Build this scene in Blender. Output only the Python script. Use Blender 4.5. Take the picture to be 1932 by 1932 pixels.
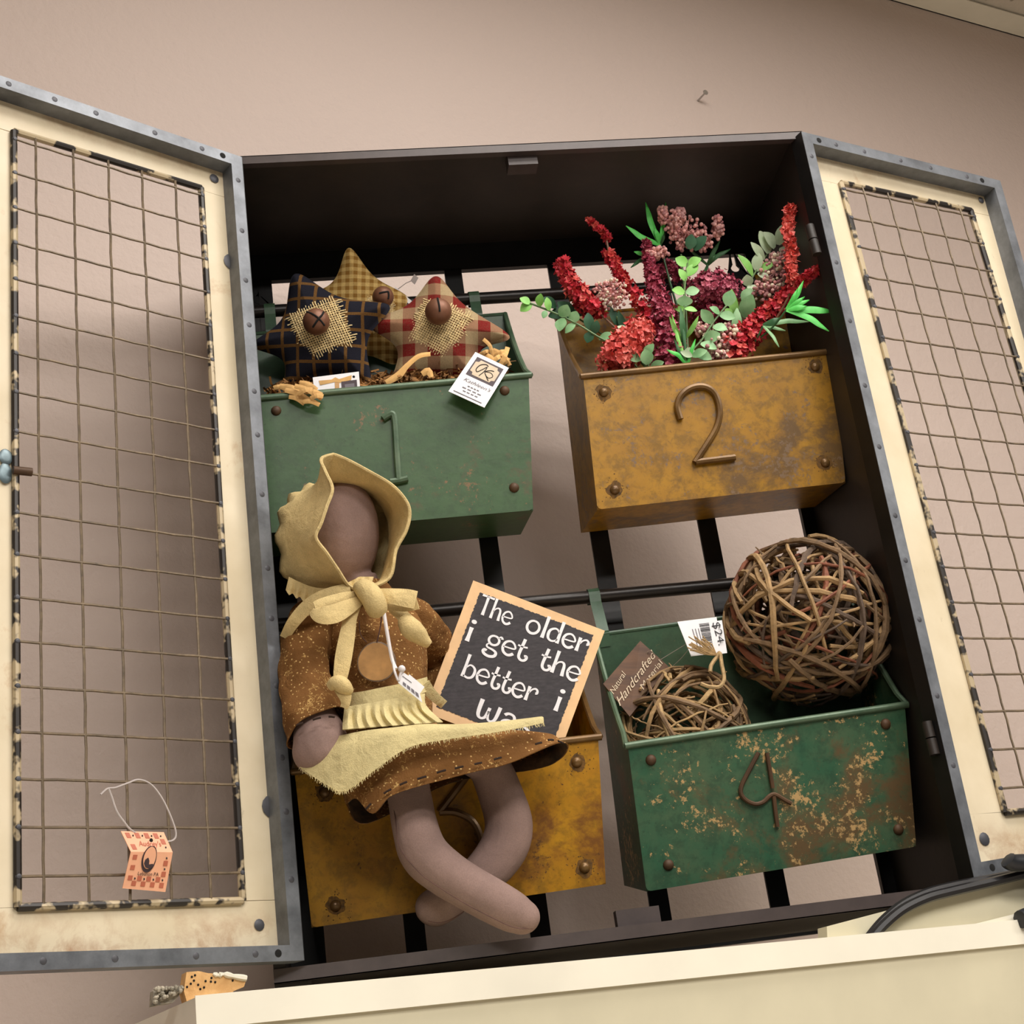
import bpy, bmesh, math, random
from mathutils import Vector, Matrix
scn = bpy.context.scene
for o in list(bpy.data.objects):
    bpy.data.objects.remove(o)
COL = scn.collection
rnd = random.Random(7)
V = Vector
Z0 = 1.55                      # height of the cabinet floor above the room floor

# ------------------------------------------------------------------ camera
F = 2805.8                     # focal length in pixels of the 1932 px frame
O = V((-0.2726, -1.2821, -0.1381 + Z0))
def _rot(rx, ry, rz):
    return Matrix.Rotation(rz, 3, 'Z') @ Matrix.Rotation(rx, 3, 'X') @ Matrix.Rotation(ry, 3, 'Y')
RM = _rot(0.3747, 0.139, -0.1571)
CR, CF, CU = RM.col[0].copy(), RM.col[1].copy(), RM.col[2].copy()
cam_d = bpy.data.cameras.new('camera')
cam_d.sensor_width = 36.0
cam_d.lens = F / 1932 * 36.0
cam_d.clip_start = 0.02
cam = bpy.data.objects.new('camera', cam_d)
COL.objects.link(cam)
m = Matrix((CR, CU, -CF)).transposed().to_4x4()
m.translation = O
cam.matrix_world = m
scn.camera = cam

# ------------------------------------------------------------------ world, light, exposure
vs = scn.view_settings
vs.view_transform = 'Standard'
vs.look = 'None'
vs.exposure = 0.0
vs.gamma = 1.0
vs.use_curve_mapping = False
w = bpy.data.worlds.new('world')
scn.world = w
w.use_nodes = True
w.node_tree.nodes['Background'].inputs[0].default_value = (1.0, 0.93, 0.86, 1)
w.node_tree.nodes['Background'].inputs[1].default_value = 0.05
CEIL = 1.516 + Z0
def area(name, loc, target, sx, sy, power, col):
    l = bpy.data.lights.new(name, 'AREA')
    l.shape = 'RECTANGLE'
    l.size, l.size_y, l.energy, l.color = sx, sy, power, col
    o = bpy.data.objects.new(name, l)
    COL.objects.link(o)
    o.location = loc
    d = V(target) - V(loc)
    o.rotation_euler = d.to_track_quat('-Z', 'Y').to_euler()
    return o
LC = (1.0, 0.955, 0.90)
area('ceiling_panel_light', (0.50, -0.62, CEIL - 0.03), (0.50, -0.62, 0), 1.2, 0.6, 23, LC)
area('ceiling_panel_light.001', (0.70, -1.85, CEIL - 0.03), (0.70, -1.85, 0), 1.2, 0.6, 42, LC)
area('ceiling_panel_light.002', (2.6, -1.4, CEIL - 0.03), (2.6, -1.4, 0), 1.2, 0.6, 40, LC)
area('ceiling_panel_light.003', (-0.3, -3.4, CEIL - 0.03), (-0.3, -3.4, 0), 1.2, 0.6, 85, LC)

# ------------------------------------------------------------------ helpers: pixels to points
def ray(px, py):
    return CR * ((px - 966) / F) + CF - CU * ((py - 966) / F)
def at(px, py, Y):
    d = ray(px, py)
    return O + d * ((Y - O.y) / d.y)
def on(px, py, n, p):
    d = ray(px, py)
    return O + d * (n.dot(p - O) / n.dot(d))
def pxm(P):                    # metres per pixel at a point
    return CF.dot(P - O) / F

# ------------------------------------------------------------------ helpers: curves
def cat(pts, n):
    """Catmull-Rom through tuples of any length, n samples per span"""
    out = []
    L = len(pts)
    for i in range(L - 1):
        p0 = pts[max(i - 1, 0)]; p1 = pts[i]; p2 = pts[i + 1]; p3 = pts[min(i + 2, L - 1)]
        for k in range(n):
            t = k / n
            out.append(tuple(0.5 * (2 * b + (c - a) * t + (2 * a - 5 * b + 4 * c - d) * t * t + (3 * b - a - 3 * c + d) * t ** 3)
                             for a, b, c, d in zip(p0, p1, p2, p3)))
    out.append(tuple(pts[-1]))
    return out
def catv(pts, n):
    return [V(p) for p in cat([tuple(p) for p in pts], n)]

# ------------------------------------------------------------------ helpers: meshes
class MB:
    def __init__(s):
        s.v = []; s.f = []
    def add(s, vs_, fs):
        b = len(s.v)
        s.v += [V(p) for p in vs_]
        s.f += [tuple(i + b for i in f) for f in fs]
        return s
    def box(s, c, ax, ay, az):
        c = V(c); ax = V(ax); ay = V(ay); az = V(az)
        vs_ = [c + i * ax + j * ay + k * az for i in (-1, 1) for j in (-1, 1) for k in (-1, 1)]
        return s.add(vs_, [(0, 1, 3, 2), (4, 6, 7, 5), (0, 4, 5, 1), (2, 3, 7, 6), (0, 2, 6, 4), (1, 5, 7, 3)])
    def bx(s, x0, x1, y0, y1, z0, z1):
        return s.box(((x0 + x1) / 2, (y0 + y1) / 2, (z0 + z1) / 2), ((x1 - x0) / 2, 0, 0), (0, (y1 - y0) / 2, 0), (0, 0, (z1 - z0) / 2))
    def hexa(s, a, b):         # two quads of corresponding corners
        return s.add(list(a) + list(b), [(3, 2, 1, 0), (4, 5, 6, 7), (0, 1, 5, 4), (1, 2, 6, 5), (2, 3, 7, 6), (3, 0, 4, 7)])
    def tube(s, pts, r, seg=8, cap=True, flat=1.0, closed=False):
        pts = [V(p) for p in pts]
        n = len(pts)
        rr = r if isinstance(r, (list, tuple)) else [r] * n
        up = None
        rings = []
        for i, p in enumerate(pts):
            if closed:
                t = pts[(i + 1) % n] - pts[i - 1]
            else:
                t = pts[min(i + 1, n - 1)] - pts[max(i - 1, 0)]
            if t.length < 1e-9:
                t = V((0, 0, 1))
            t.normalize()
            if up is None:
                up = V((0, 0, 1)) if abs(t.z) < 0.9 else V((1, 0, 0))
            a = up - t * up.dot(t)
            if a.length < 1e-6:
                a = t.orthogonal()
            a.normalize(); up = a
            b = t.cross(a)
            rings.append([p + (a * math.cos(q) + b * math.sin(q) * flat) * rr[i] for q in [2 * math.pi * k / seg for k in range(seg)]])
        b0 = len(s.v)
        for rg in rings:
            s.v += rg
        m_ = n if closed else n - 1
        for i in range(m_):
            j = (i + 1) % n
            for k in range(seg):
                s.f.append((b0 + i * seg + k, b0 + i * seg + (k + 1) % seg, b0 + j * seg + (k + 1) % seg, b0 + j * seg + k))
        if cap and not closed:
            s.f.append(tuple(b0 + k for k in reversed(range(seg))))
            s.f.append(tuple(b0 + (n - 1) * seg + k for k in range(seg)))
        return s
    def ell(s, c, ax, ay, az, nu=12, nv=8):
        c = V(c); ax = V(ax); ay = V(ay); az = V(az)
        b = len(s.v)
        s.v.append(c + az)
        for i in range(1, nv):
            ph = math.pi * i / nv
            for k in range(nu):
                th = 2 * math.pi * k / nu
                s.v.append(c + az * math.cos(ph) + (ax * math.cos(th) + ay * math.sin(th)) * math.sin(ph))
        s.v.append(c - az)
        e = len(s.v) - 1
        for k in range(nu):
            s.f.append((b, b + 1 + k, b + 1 + (k + 1) % nu))
            for i in range(nv - 2):
                p = b + 1 + i * nu
                s.f.append((p + k, p + nu + k, p + nu + (k + 1) % nu, p + (k + 1) % nu))
            p = b + 1 + (nv - 2) * nu
            s.f.append((p + k, e, p + (k + 1) % nu))
        return s
    def ball(s, c, r, nu=10, nv=6):
        return s.ell(c, (r, 0, 0), (0, r, 0), (0, 0, r), nu, nv)
    def prism(s, poly, off):   # polygon of 3D points extruded by off
        n = len(poly); off = V(off)
        vs_ = [V(p) for p in poly] + [V(p) + off for p in poly]
        return s.add(vs_, [tuple(range(n)), tuple(reversed(range(n, 2 * n)))] + [(i, i + n, (i + 1) % n + n, (i + 1) % n) for i in range(n)])
    def grid(s, rows, closed=False):
        nr = len(rows); nc = len(rows[0]); b = len(s.v)
        for r_ in rows:
            s.v += [V(p) for p in r_]
        for i in range(nr - 1):
            for k in range(nc if closed else nc - 1):
                s.f.append((b + i * nc + k, b + i * nc + (k + 1) % nc, b + (i + 1) * nc + (k + 1) % nc, b + (i + 1) * nc + k))
        return s
    def mesh(s, name, org, smooth):
        me = bpy.data.meshes.new(name)
        me.from_pydata([tuple(p - org) for p in s.v], [], s.f)
        bm = bmesh.new(); bm.from_mesh(me)
        bmesh.ops.recalc_face_normals(bm, faces=bm.faces)
        bm.to_mesh(me); bm.free()
        if smooth:
            me.polygons.foreach_set('use_smooth', [True] * len(me.polygons))
            if smooth != 2:
                me.set_sharp_from_angle(angle=math.radians(42))
        return me

def sheet(rows, nu, nv, thick, wob=0.0, closed=False):
    """rows of control points -> smooth cloth with thickness"""
    rr = [cat([tuple(p) for p in (r_ + r_[:1] if closed else r_)], nu) for r_ in rows]
    if closed:
        rr = [r_[:-1] for r_ in rr]
    cols = [cat([r_[k] for r_ in rr], nv) for k in range(len(rr[0]))]
    g = [[V(cols[k][i]) for k in range(len(cols))] for i in range(len(cols[0]))]
    nr, nc = len(g), len(g[0])
    back = []
    for i in range(nr):
        rw = []
        for k in range(nc):
            if closed:
                du = g[i][(k + 1) % nc] - g[i][k - 1]
            else:
                du = g[i][min(k + 1, nc - 1)] - g[i][max(k - 1, 0)]
            dv = g[min(i + 1, nr - 1)][k] - g[max(i - 1, 0)][k]
            n = du.cross(dv)
            if n.length < 1e-12:
                n = V((0, 1, 0))
            n.normalize()
            if not closed and n.y < 0:
                n = -n
            rw.append(g[i][k] + n * thick)
        back.append(rw)
    mb = MB()
    mb.grid(g, closed); mb.grid(back, closed)
    N = nr * nc
    for i in (0, nr - 1):
        for k in range(nc if closed else nc - 1):
            a = i * nc + k; b = i * nc + (k + 1) % nc
            mb.f.append((a, b, b + N, a + N))
    if not closed:
        for k in (0, nc - 1):
            for i in range(nr - 1):
                a = i * nc + k; b = (i + 1) * nc + k
                mb.f.append((a, b, b + N, a + N))
    mb.g = g
    return mb

def ribbon_px(path, thick=0.0012, n=6):
    """path of (px, py, Y, width px): flat strip facing the viewer"""
    pp = cat(path, n)
    L, R_ = [], []
    for i, p in enumerate(pp):
        q0 = pp[max(i - 1, 0)]; q1 = pp[min(i + 1, len(pp) - 1)]
        dx, dy = q1[0] - q0[0], q1[1] - q0[1]
        d = math.hypot(dx, dy) or 1
        nx, ny = -dy / d * p[3] / 2, dx / d * p[3] / 2
        L.append(at(p[0] + nx, p[1] + ny, p[2])); R_.append(at(p[0] - nx, p[1] - ny, p[2]))
    mid = [(a + b) / 2 - V((0, thick, 0)) for a, b in zip(L, R_)]
    return sheet([L, mid, R_], 1, 2, thick)

class Thing:
    """an Empty at the thing's base that parents its parts"""
    def __init__(s, name, label, cat_, loc, group=None, kind=None, rot=None):
        s.o = bpy.data.objects.new(name, None)
        s.o.empty_display_size = 0.02
        COL.objects.link(s.o)
        s.o.location = loc
        s.org = V(loc)
        if rot is not None:
            mm = rot.to_4x4(); mm.translation = V(loc)
            s.o.matrix_world = mm
            s.org = V((0, 0, 0))
        tag(s.o, label, cat_, group, kind)
    def part(s, name, mb, mat, smooth=True, parent=None, label=None, kind=None):
        o = bpy.data.objects.new(name, mb.mesh(name, s.org, smooth))
        o.data.materials.append(mat)
        COL.objects.link(o)
        o.parent = parent or s.o
        if label: o['label'] = label
        if kind: o['kind'] = kind
        return o
    def group_node(s, name, parent=None, label=None):
        o = bpy.data.objects.new(name, None)
        o.empty_display_size = 0.01
        COL.objects.link(o); o.parent = parent or s.o
        if label: o['label'] = label
        return o
    def dupe(s, o, delta, parent=None):       # copy of a part, sharing its mesh
        c = o.copy(); COL.objects.link(c); c.parent = parent or o.parent
        c.location = o.location + V(delta)
        return c
def tag(o, label=None, cat_=None, group=None, kind=None):
    if label: o['label'] = label
    if cat_: o['category'] = cat_
    if group: o['group'] = group
    if kind: o['kind'] = kind
    return o
def single(name, mb, mat, label, cat_, smooth=True, group=None, kind=None):
    lo = V((min(p.x for p in mb.v), min(p.y for p in mb.v), min(p.z for p in mb.v)))
    hi = V((max(p.x for p in mb.v), max(p.y for p in mb.v), max(p.z for p in mb.v)))
    org = V(((lo.x + hi.x) / 2, (lo.y + hi.y) / 2, lo.z))
    o = bpy.data.objects.new(name, mb.mesh(name, org, smooth))
    o.data.materials.append(mat); o.location = org
    COL.objects.link(o)
    return tag(o, label, cat_, group, kind)
def struct(name, mb, mat, smooth=False):
    o = bpy.data.objects.new(name, mb.mesh(name, V((0, 0, 0)), smooth))
    o.data.materials.append(mat); COL.objects.link(o)
    o['kind'] = 'structure'
    return o

# ------------------------------------------------------------------ helpers: materials
def lin(c):
    return tuple(((x / 255) / 12.92 if x / 255 <= 0.04045 else ((x / 255 + 0.055) / 1.055) ** 2.4) for x in c[:3]) + (1.0,)
class NT:
    def __init__(s, name, rough=0.6, metal=0.0, spec=0.5):
        s.m = bpy.data.materials.new(name); s.m.use_nodes = True
        s.t = s.m.node_tree; s.b = s.t.nodes['Principled BSDF']
        s.b.inputs['Roughness'].default_value = rough
        s.b.inputs['Metallic'].default_value = metal
        s.b.inputs['Specular IOR Level'].default_value = spec
        s.tc = s.t.nodes.new('ShaderNodeTexCoord')
        s.co = s.tc.outputs['Object']
    def n(s, typ, **kw):
        nd = s.t.nodes.new(typ)
        for k, v_ in kw.items():
            setattr(nd, k, v_)
        return nd
    def link(s, a, b):
        s.t.links.new(a, b)
    def noise(s, scale, detail=4, rough=0.55, dist=0.0, co=None, vec=None):
        nd = s.n('ShaderNodeTexNoise')
        nd.inputs['Scale'].default_value = scale
        nd.inputs['Detail'].default_value = detail
        nd.inputs['Roughness'].default_value = rough
        nd.inputs['Distortion'].default_value = dist
        c = co or s.co
        if vec:
            mp = s.n('ShaderNodeMapping'); mp.inputs['Scale'].default_value = vec
            s.link(c, mp.inputs[0]); c = mp.outputs[0]
        s.link(c, nd.inputs['Vector'])
        return nd.outputs['Fac']
    def vor(s, scale, vec=None, feature='F1'):
        nd = s.n('ShaderNodeTexVoronoi'); nd.feature = feature
        nd.inputs['Scale'].default_value = scale
        c = s.co
        if vec:
            mp = s.n('ShaderNodeMapping'); mp.inputs['Scale'].default_value = vec
            s.link(c, mp.inputs[0]); c = mp.outputs[0]
        s.link(c, nd.inputs['Vector'])
        return nd.outputs['Distance']
    def ramp(s, fac, stops):
        nd = s.n('ShaderNodeValToRGB')
        e = nd.color_ramp.elements
        while len(e) > len(stops): e.remove(e[-1])
        while len(e) < len(stops): e.new(0.5)
        for el, (p, c) in zip(e, stops):
            el.position = p
            el.color = c if len(c) == 4 else lin(c)
        s.link(fac, nd.inputs[0])
        return nd.outputs[0]
    def step(s, fac, lo, hi, inv=False):
        a, b = ((1, 1, 1, 1), (0, 0, 0, 1)) if inv else ((0, 0, 0, 1), (1, 1, 1, 1))
        return s.ramp(fac, [(lo, a), (hi, b)])
    def mix(s, fac, a, b):
        nd = s.n('ShaderNodeMix'); nd.data_type = 'RGBA'
        for i, x in ((0, fac), (6, a), (7, b)):
            if isinstance(x, (int, float)): nd.inputs[i].default_value = x
            elif isinstance(x, tuple): nd.inputs[i].default_value = x if len(x) == 4 else lin(x)
            else: s.link(x, nd.inputs[i])
        return nd.outputs[2]
    def math(s, op, a, b=None):
        nd = s.n('ShaderNodeMath'); nd.operation = op
        for i, x in ((0, a), (1, b)):
            if x is None: continue
            if isinstance(x, (int, float)): nd.inputs[i].default_value = x
            else: s.link(x, nd.inputs[i])
        return nd.outputs[0]
    def sep(s):
        nd = s.n('ShaderNodeSeparateXYZ'); s.link(s.co, nd.inputs[0]); return nd.outputs
    def col(s, c):
        if isinstance(c, tuple): s.b.inputs['Base Color'].default_value = c if len(c) == 4 else lin(c)
        else: s.link(c, s.b.inputs['Base Color'])
        return s
    def bump(s, h, strength=0.3, dist=0.002):
        nd = s.n('ShaderNodeBump'); nd.inputs['Strength'].default_value = strength
        nd.inputs['Distance'].default_value = dist
        s.link(h, nd.inputs['Height']); s.link(nd.outputs[0], s.b.inputs['Normal'])
        return s
def plain(name, c, rough=0.6, metal=0.0, var=0.15, scale=60, bump=0.0, spec=0.5):
    t = NT(name, rough, metal, spec)
    k = tuple(max(0, min(255, x * (1 - var))) for x in c); h = tuple(min(255, x * (1 + var)) for x in c)
    f = t.noise(scale, 5)
    t.col(t.ramp(f, [(0.3, k), (0.7, h)]))
    if bump: t.bump(t.noise(scale * 3, 3), bump, 0.001)
    return t.m
# ------------------------------------------------------------------ materials
def m_wall():
    t = NT('painted_wall', 0.62, 0, 0.35)
    t.col(t.ramp(t.noise(1.5, 3), [(0.3, (202, 184, 174)), (0.7, (208, 190, 180))]))
    nd = t.math('ADD', t.noise(55, 4, 0.6), t.math('MULTIPLY', t.noise(140, 3), 0.5))
    t.bump(nd, 0.35, 0.004)
    return t.m
def m_worn(name, base, alt, rust, fleck, rust_amt, fleck_amt, rough=0.42, mott=0.3):
    """old enamel paint with rust patches and scuffs"""
    t = NT(name, rough, 0.0, 0.5)
    c = t.mix(t.step(t.noise(22, 5, 0.6), 0.35, 0.65), base, alt)
    c = t.mix(t.math('MULTIPLY', t.step(t.noise(75, 7, 0.72, 0.3), 0.46, 0.60), mott), c, tuple(x * 0.62 for x in base))
    c = t.mix(t.step(t.noise(11, 8, 0.72, 0.3), rust_amt, rust_amt + 0.10), c, rust)
    c = t.mix(t.step(t.math('ADD', t.math('MULTIPLY', t.noise(170, 5, 0.75), 0.55), t.math('MULTIPLY', t.noise(19, 4), 0.45)), fleck_amt, fleck_amt + 0.035), c, fleck)
    c = t.mix(t.math('MULTIPLY', t.step(t.noise(240, 3, 0.7), 0.62, 0.74), 0.6), c, tuple(x * 0.55 for x in base))
    t.col(c)
    t.bump(t.noise(120, 4), 0.15, 0.001)
    return t.m
M = {}
M['wall'] = m_wall()
M['green'] = m_worn('worn_green_enamel', (50, 82, 44), (60, 90, 52), (84, 70, 44), (120, 92, 58), 0.60, 0.60)
M['green_rust'] = m_worn('rusted_green_enamel', (40, 86, 60), (72, 94, 66), (94, 74, 46), (186, 152, 100), 0.50, 0.565, mott=0.45)
M['green_in'] = m_worn('green_enamel_inside', (52, 84, 60), (60, 80, 56), (84, 68, 42), (110, 90, 60), 0.62, 0.63)
M['yellow'] = m_worn('worn_mustard_enamel', (166, 119, 3), (148, 103, 7), (100, 72, 30), (116, 92, 68), 0.51, 0.565, mott=0.6)
M['yellow2'] = m_worn('stained_mustard_enamel', (178, 128, 1), (158, 106, 3), (112, 68, 10), (80, 48, 14), 0.54, 0.60, mott=0.55)
def m_metal(name, c1, c2, rough, metal, scale=30):
    t = NT(name, rough, metal)
    t.col(t.ramp(t.noise(scale, 6, 0.65), [(0.3, c1), (0.7, c2)]))
    t.bump(t.noise(200, 3), 0.1, 0.0006)
    return t.m
M['iron'] = m_metal('raw_steel_angle', (84, 87, 92), (126, 130, 136), 0.42, 0.35)
M['dark'] = m_metal('dark_brown_steel', (34, 28, 24), (46, 38, 33), 0.5, 0.0)
M['rail'] = m_metal('brown_grey_painted_steel', (62, 53, 52), (76, 66, 64), 0.38, 0.1)
M['black'] = m_metal('black_steel', (15, 14, 14), (26, 24, 23), 0.4, 0.2)
M['rodm'] = m_metal('dark_steel_rod', (30, 26, 24), (44, 38, 35), 0.35, 0.3)
M['rust'] = m_metal('rusty_brown_steel', (66, 46, 30), (96, 68, 42), 0.6, 0.2)
M['wire'] = m_metal('galvanised_wire_tarnished', (88, 76, 62), (134, 116, 92), 0.5, 0.2, 90)
def m_worn_rod():
    t = NT('scuffed_wire_frame', 0.45, 0.1)
    f = t.noise(45, 3, 0.6)
    t.col(t.mix(t.step(f, 0.50, 0.56), (40, 34, 30), (184, 166, 134)))
    return t.m
M['frame'] = m_worn_rod()
def m_cream():
    t = NT('aged_cream_door_paint', 0.5, 0.0)
    c = t.ramp(t.noise(14, 5), [(0.3, (210, 194, 162)), (0.7, (226, 212, 184))])
    c = t.mix(t.step(t.noise(9, 8, 0.7, 0.4), 0.60, 0.74), c, (186, 148, 106))
    c = t.mix(t.step(t.noise(60, 6, 0.75, 0, vec=(1, 1, 0.25)), 0.66, 0.76), c, (120, 98, 74))
    z = t.sep()[2]
    edge = t.math('ADD', t.step(z, 0.068, 0.105, True), t.step(z, 0.80, 0.825))
    c = t.mix(t.math('MULTIPLY', edge, t.step(t.noise(34, 7, 0.7, 0.4), 0.44, 0.78)), c, (160, 112, 74))
    t.col(c)
    t.bump(t.noise(90, 4), 0.12, 0.001)
    return t.m
M['cream'] = m_cream()
M['weld'] = m_metal('dark_weld_spot', (66, 66, 70), (88, 88, 94), 0.5, 0.3)
M['white_paint'] = plain('white_painted_wood', (232, 226, 208), 0.45, 0, 0.03, 8, 0.12)
M['beige_paint'] = plain('beige_painted_wood', (214, 206, 178), 0.5, 0, 0.03, 10, 0.15)
M['ceil_tile'] = None
def m_tile():
    t = NT('speckled_ceiling_tile', 0.9)
    c = t.mix(t.step(t.vor(45), 0.10, 0.22, True), (206, 196, 180), (150, 138, 120))
    t.col(c); t.bump(t.noise(80, 4), 0.4, 0.004)
    return t.m
M['ceil_tile'] = m_tile()
M['floor'] = plain('grey_floor_tile', (205, 196, 184), 0.4, 0, 0.08, 3)
def m_cloth(name, c, var=0.10, weave=900, rough=0.9, wr=70, wd=0.004):
    t = NT(name, rough, 0, 0.15)
    k = tuple(x * (1 - var) for x in c); h = tuple(min(255, x * (1 + var)) for x in c)
    c1 = t.ramp(t.noise(45, 5), [(0.3, k), (0.7, h)])
    c2 = t.mix(t.math('MULTIPLY', t.step(t.noise(weave, 2), 0.4, 0.65), 0.25), c1, tuple(x * 0.75 for x in c))
    t.col(c2)
    t.bump(t.math('ADD', t.math('MULTIPLY', t.noise(weave, 2), 0.2), t.noise(wr, 3, 0.5, 0.6)), 0.55, wd)
    return t.m
M['muslin'] = m_cloth('cream_muslin', (212, 188, 134), 0.07)
M['apron'] = m_cloth('pale_muslin_apron', (214, 198, 146), 0.06)
M['skin'] = m_cloth('mauve_brown_doll_cloth', (150, 125, 117), 0.05, wr=60, wd=0.0015)
M['face'] = m_cloth('brown_doll_cloth', (146, 122, 114), 0.05)
M['seam'] = plain('brown_seam_thread', (98, 72, 66), 0.9)
def m_calico():
    t = NT('brown_calico', 0.9, 0, 0.15)
    c = t.ramp(t.noise(30, 4), [(0.3, (112, 76, 40)), (0.7, (140, 98, 56))])
    c = t.mix(t.step(t.vor(260), 0.16, 0.22, True), c, (214, 178, 118))
    f = t.noise(150, 2, 0.4, 1.0)
    c = t.mix(t.math('MULTIPLY', t.step(t.math('ABSOLUTE', t.math('SUBTRACT', f, 0.5)), 0.010, 0.02, True), t.step(t.noise(60, 2), 0.54, 0.58)), c, (196, 158, 98))
    t.col(c); t.bump(t.math('ADD', t.math('MULTIPLY', t.noise(700, 2), 0.2), t.noise(48, 3, 0.5, 0.8)), 0.6, 0.006)
    return t.m
M['calico'] = m_calico()
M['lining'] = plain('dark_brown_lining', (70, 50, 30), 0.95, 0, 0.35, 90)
M['stitch'] = plain('dark_stitch_thread', (44, 28, 20), 0.9)
def m_plaid(name, base, line, period, width, second=None):
    """woven check from object-space stripes"""
    t = NT(name, 0.95, 0, 0.1)
    x, y, z = t.sep()
    def stripe(a):
        return t.math('LESS_THAN', t.math('FRACT', t.math('ADD', t.math('MULTIPLY', a, 1 / period), 40.3)), width)
    sx, sz = stripe(x), stripe(z)
    if second is None:
        c = t.mix(t.math('MAXIMUM', t.math('MULTIPLY', sx, 0.8), t.math('MULTIPLY', sz, 0.8)), base, line)
    else:
        c = t.mix(t.math('MULTIPLY', t.math('ADD', sx, sz), 0.5), base, line)
    c = t.mix(t.math('MULTIPLY', t.step(t.noise(800, 2), 0.4, 0.7), 0.3), c, tuple(v_ * 0.6 for v_ in base))
    t.col(c); t.bump(t.noise(900, 2), 0.3, 0.0006)
    return t.m
M['navy'] = m_plaid('navy_plaid', (33, 33, 42), (116, 82, 40), 0.0165, 0.19)
M['redcheck'] = m_plaid('red_tan_check', (176, 154, 118), (122, 30, 30), 0.026, 0.5, True)
M['tancheck'] = m_plaid('tan_gingham', (206, 174, 110), (140, 100, 44), 0.0085, 0.5, True)
M['burlap'] = plain('burlap_thread', (226, 200, 150), 0.95, 0, 0.15, 200)
M['bell'] = m_metal('rusty_bell', (104, 66, 48), (136, 92, 68), 0.5, 0.25, 60)
M['hole'] = plain('black_gap', (8, 7, 6), 0.9, 0, 0.0)
M['shaving'] = plain('tan_paper_shred', (214, 168, 104), 0.8, 0, 0.12, 50)
M['shaving_dark'] = plain('brown_paper_shred', (132, 92, 48), 0.85, 0, 0.3, 60)
M['paper'] = plain('white_card', (236, 234, 236), 0.5, 0, 0.01)
M['ink'] = plain('black_ink', (26, 22, 28), 0.6, 0, 0.0)
M['ink_grey'] = plain('grey_ink', (110, 104, 110), 0.6, 0, 0.0)
M['plaque'] = plain('dark_plum_print', (64, 48, 54), 0.6, 0, 0.05)
M['plaque_in'] = plain('cream_print', (206, 186, 158), 0.6, 0, 0.05)
M['pink'] = plain('pink_card', (242, 178, 142), 0.6, 0, 0.02)
M['brick'] = plain('brick_red_print', (188, 104, 78), 0.6, 0, 0.02)
M['pale_wood'] = plain('pale_pine', (232, 190, 140), 0.6, 0, 0.05, 40)
def m_chalk():
    t = NT('brushed_black_paint', 0.7)
    t.col(t.ramp(t.noise(120, 5, 0.6, vec=(1, 1, 3)), [(0.35, (42, 39, 42)), (0.75, (66, 60, 64))]))
    return t.m
M['chalk'] = m_chalk()
M['lettering'] = plain('white_lettering', (236, 234, 236), 0.6, 0, 0.01)
M['disc'] = plain('sliced_branch_wood', (196, 150, 96), 0.6, 0, 0.12, 60)
M['bark'] = plain('thin_grey_bark', (134, 116, 100), 0.8, 0, 0.2, 150)
M['string'] = plain('white_cotton_string', (232, 226, 226), 0.9, 0, 0.04)
M['plastic'] = plain('clear_plastic_loop', (190, 180, 176), 0.25, 0, 0.02)
M['twine'] = plain('jute_twine', (176, 148, 106), 0.95, 0, 0.15, 200, 0.3)
M['woodcard'] = None
def m_woodcard():
    t = NT('brown_wood_print_card', 0.6)
    t.col(t.ramp(t.noise(40, 6, 0.6, 0.5, vec=(0.5, 1, 3)), [(0.3, (66, 40, 22)), (0.7, (104, 70, 42))]))
    return t.m
M['woodcard'] = m_woodcard()
for i, (c, h) in enumerate([((166, 134, 92), 0.2), ((124, 98, 70), 0.25), ((130, 76, 52), 0.2), ((98, 80, 66), 0.25), ((188, 156, 108), 0.18)]):
    t = NT('vine_twig_bark_%d' % i, 0.75)
    t.col(t.ramp(t.noise(70, 6, 0.7, 0.6), [(0.3, tuple(x * (1 - h) for x in c)), (0.7, tuple(min(255, x * (1 + h * 0.7)) for x in c))]))
    t.bump(t.noise(160, 5, 0.7), 0.6, 0.002)
    M['twig%d' % i] = t.m
def m_leaf(name, c, c2, tr=0.25):
    t = NT(name, 0.5)
    t.col(t.ramp(t.noise(60, 3), [(0.3, c), (0.7, c2)]))
    t.b.inputs['Subsurface Weight'].default_value = 0.0
    return t.m
M['leaf_bright'] = m_leaf('bright_green_plastic_blade', (62, 182, 66), (106, 222, 104))
M['leaf_dark'] = m_leaf('dark_green_blade', (36, 84, 46), (70, 120, 72))
M['euc'] = m_leaf('eucalyptus_leaf', (116, 168, 112), (160, 204, 150))
M['euc_light'] = m_leaf('young_green_leaf', (124, 196, 84), (160, 220, 120))
M['euc_pale'] = m_leaf('pale_sage_leaf', (178, 204, 164), (212, 228, 194))
M['euc_dark'] = m_leaf('deep_green_leaf', (44, 86, 62), (66, 112, 80))
M['stem'] = m_leaf('green_stem', (74, 108, 62), (110, 138, 84))
M['stem_brown'] = m_leaf('brown_stem', (120, 86, 66), (150, 110, 84))
M['crimson'] = m_leaf('crimson_florets', (176, 28, 46), (222, 60, 74))
M['coral'] = m_leaf('coral_red_florets', (200, 56, 54), (226, 104, 92))
M['wine'] = m_leaf('wine_pink_florets', (140, 42, 66), (188, 80, 102))
M['wine_pink'] = m_leaf('rose_wine_florets', (150, 44, 76), (206, 98, 122))
M['berry_pink'] = m_leaf('dusty_pink_berries', (214, 138, 138), (246, 196, 184))
M['berry_mauve'] = m_leaf('mauve_berries', (156, 92, 98), (212, 164, 160))
M['berry_cream'] = m_leaf('cream_berries', (220, 206, 176), (234, 222, 196))
M['cable'] = plain('black_cable_sheath', (26, 25, 27), 0.35, 0, 0.1)
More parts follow.
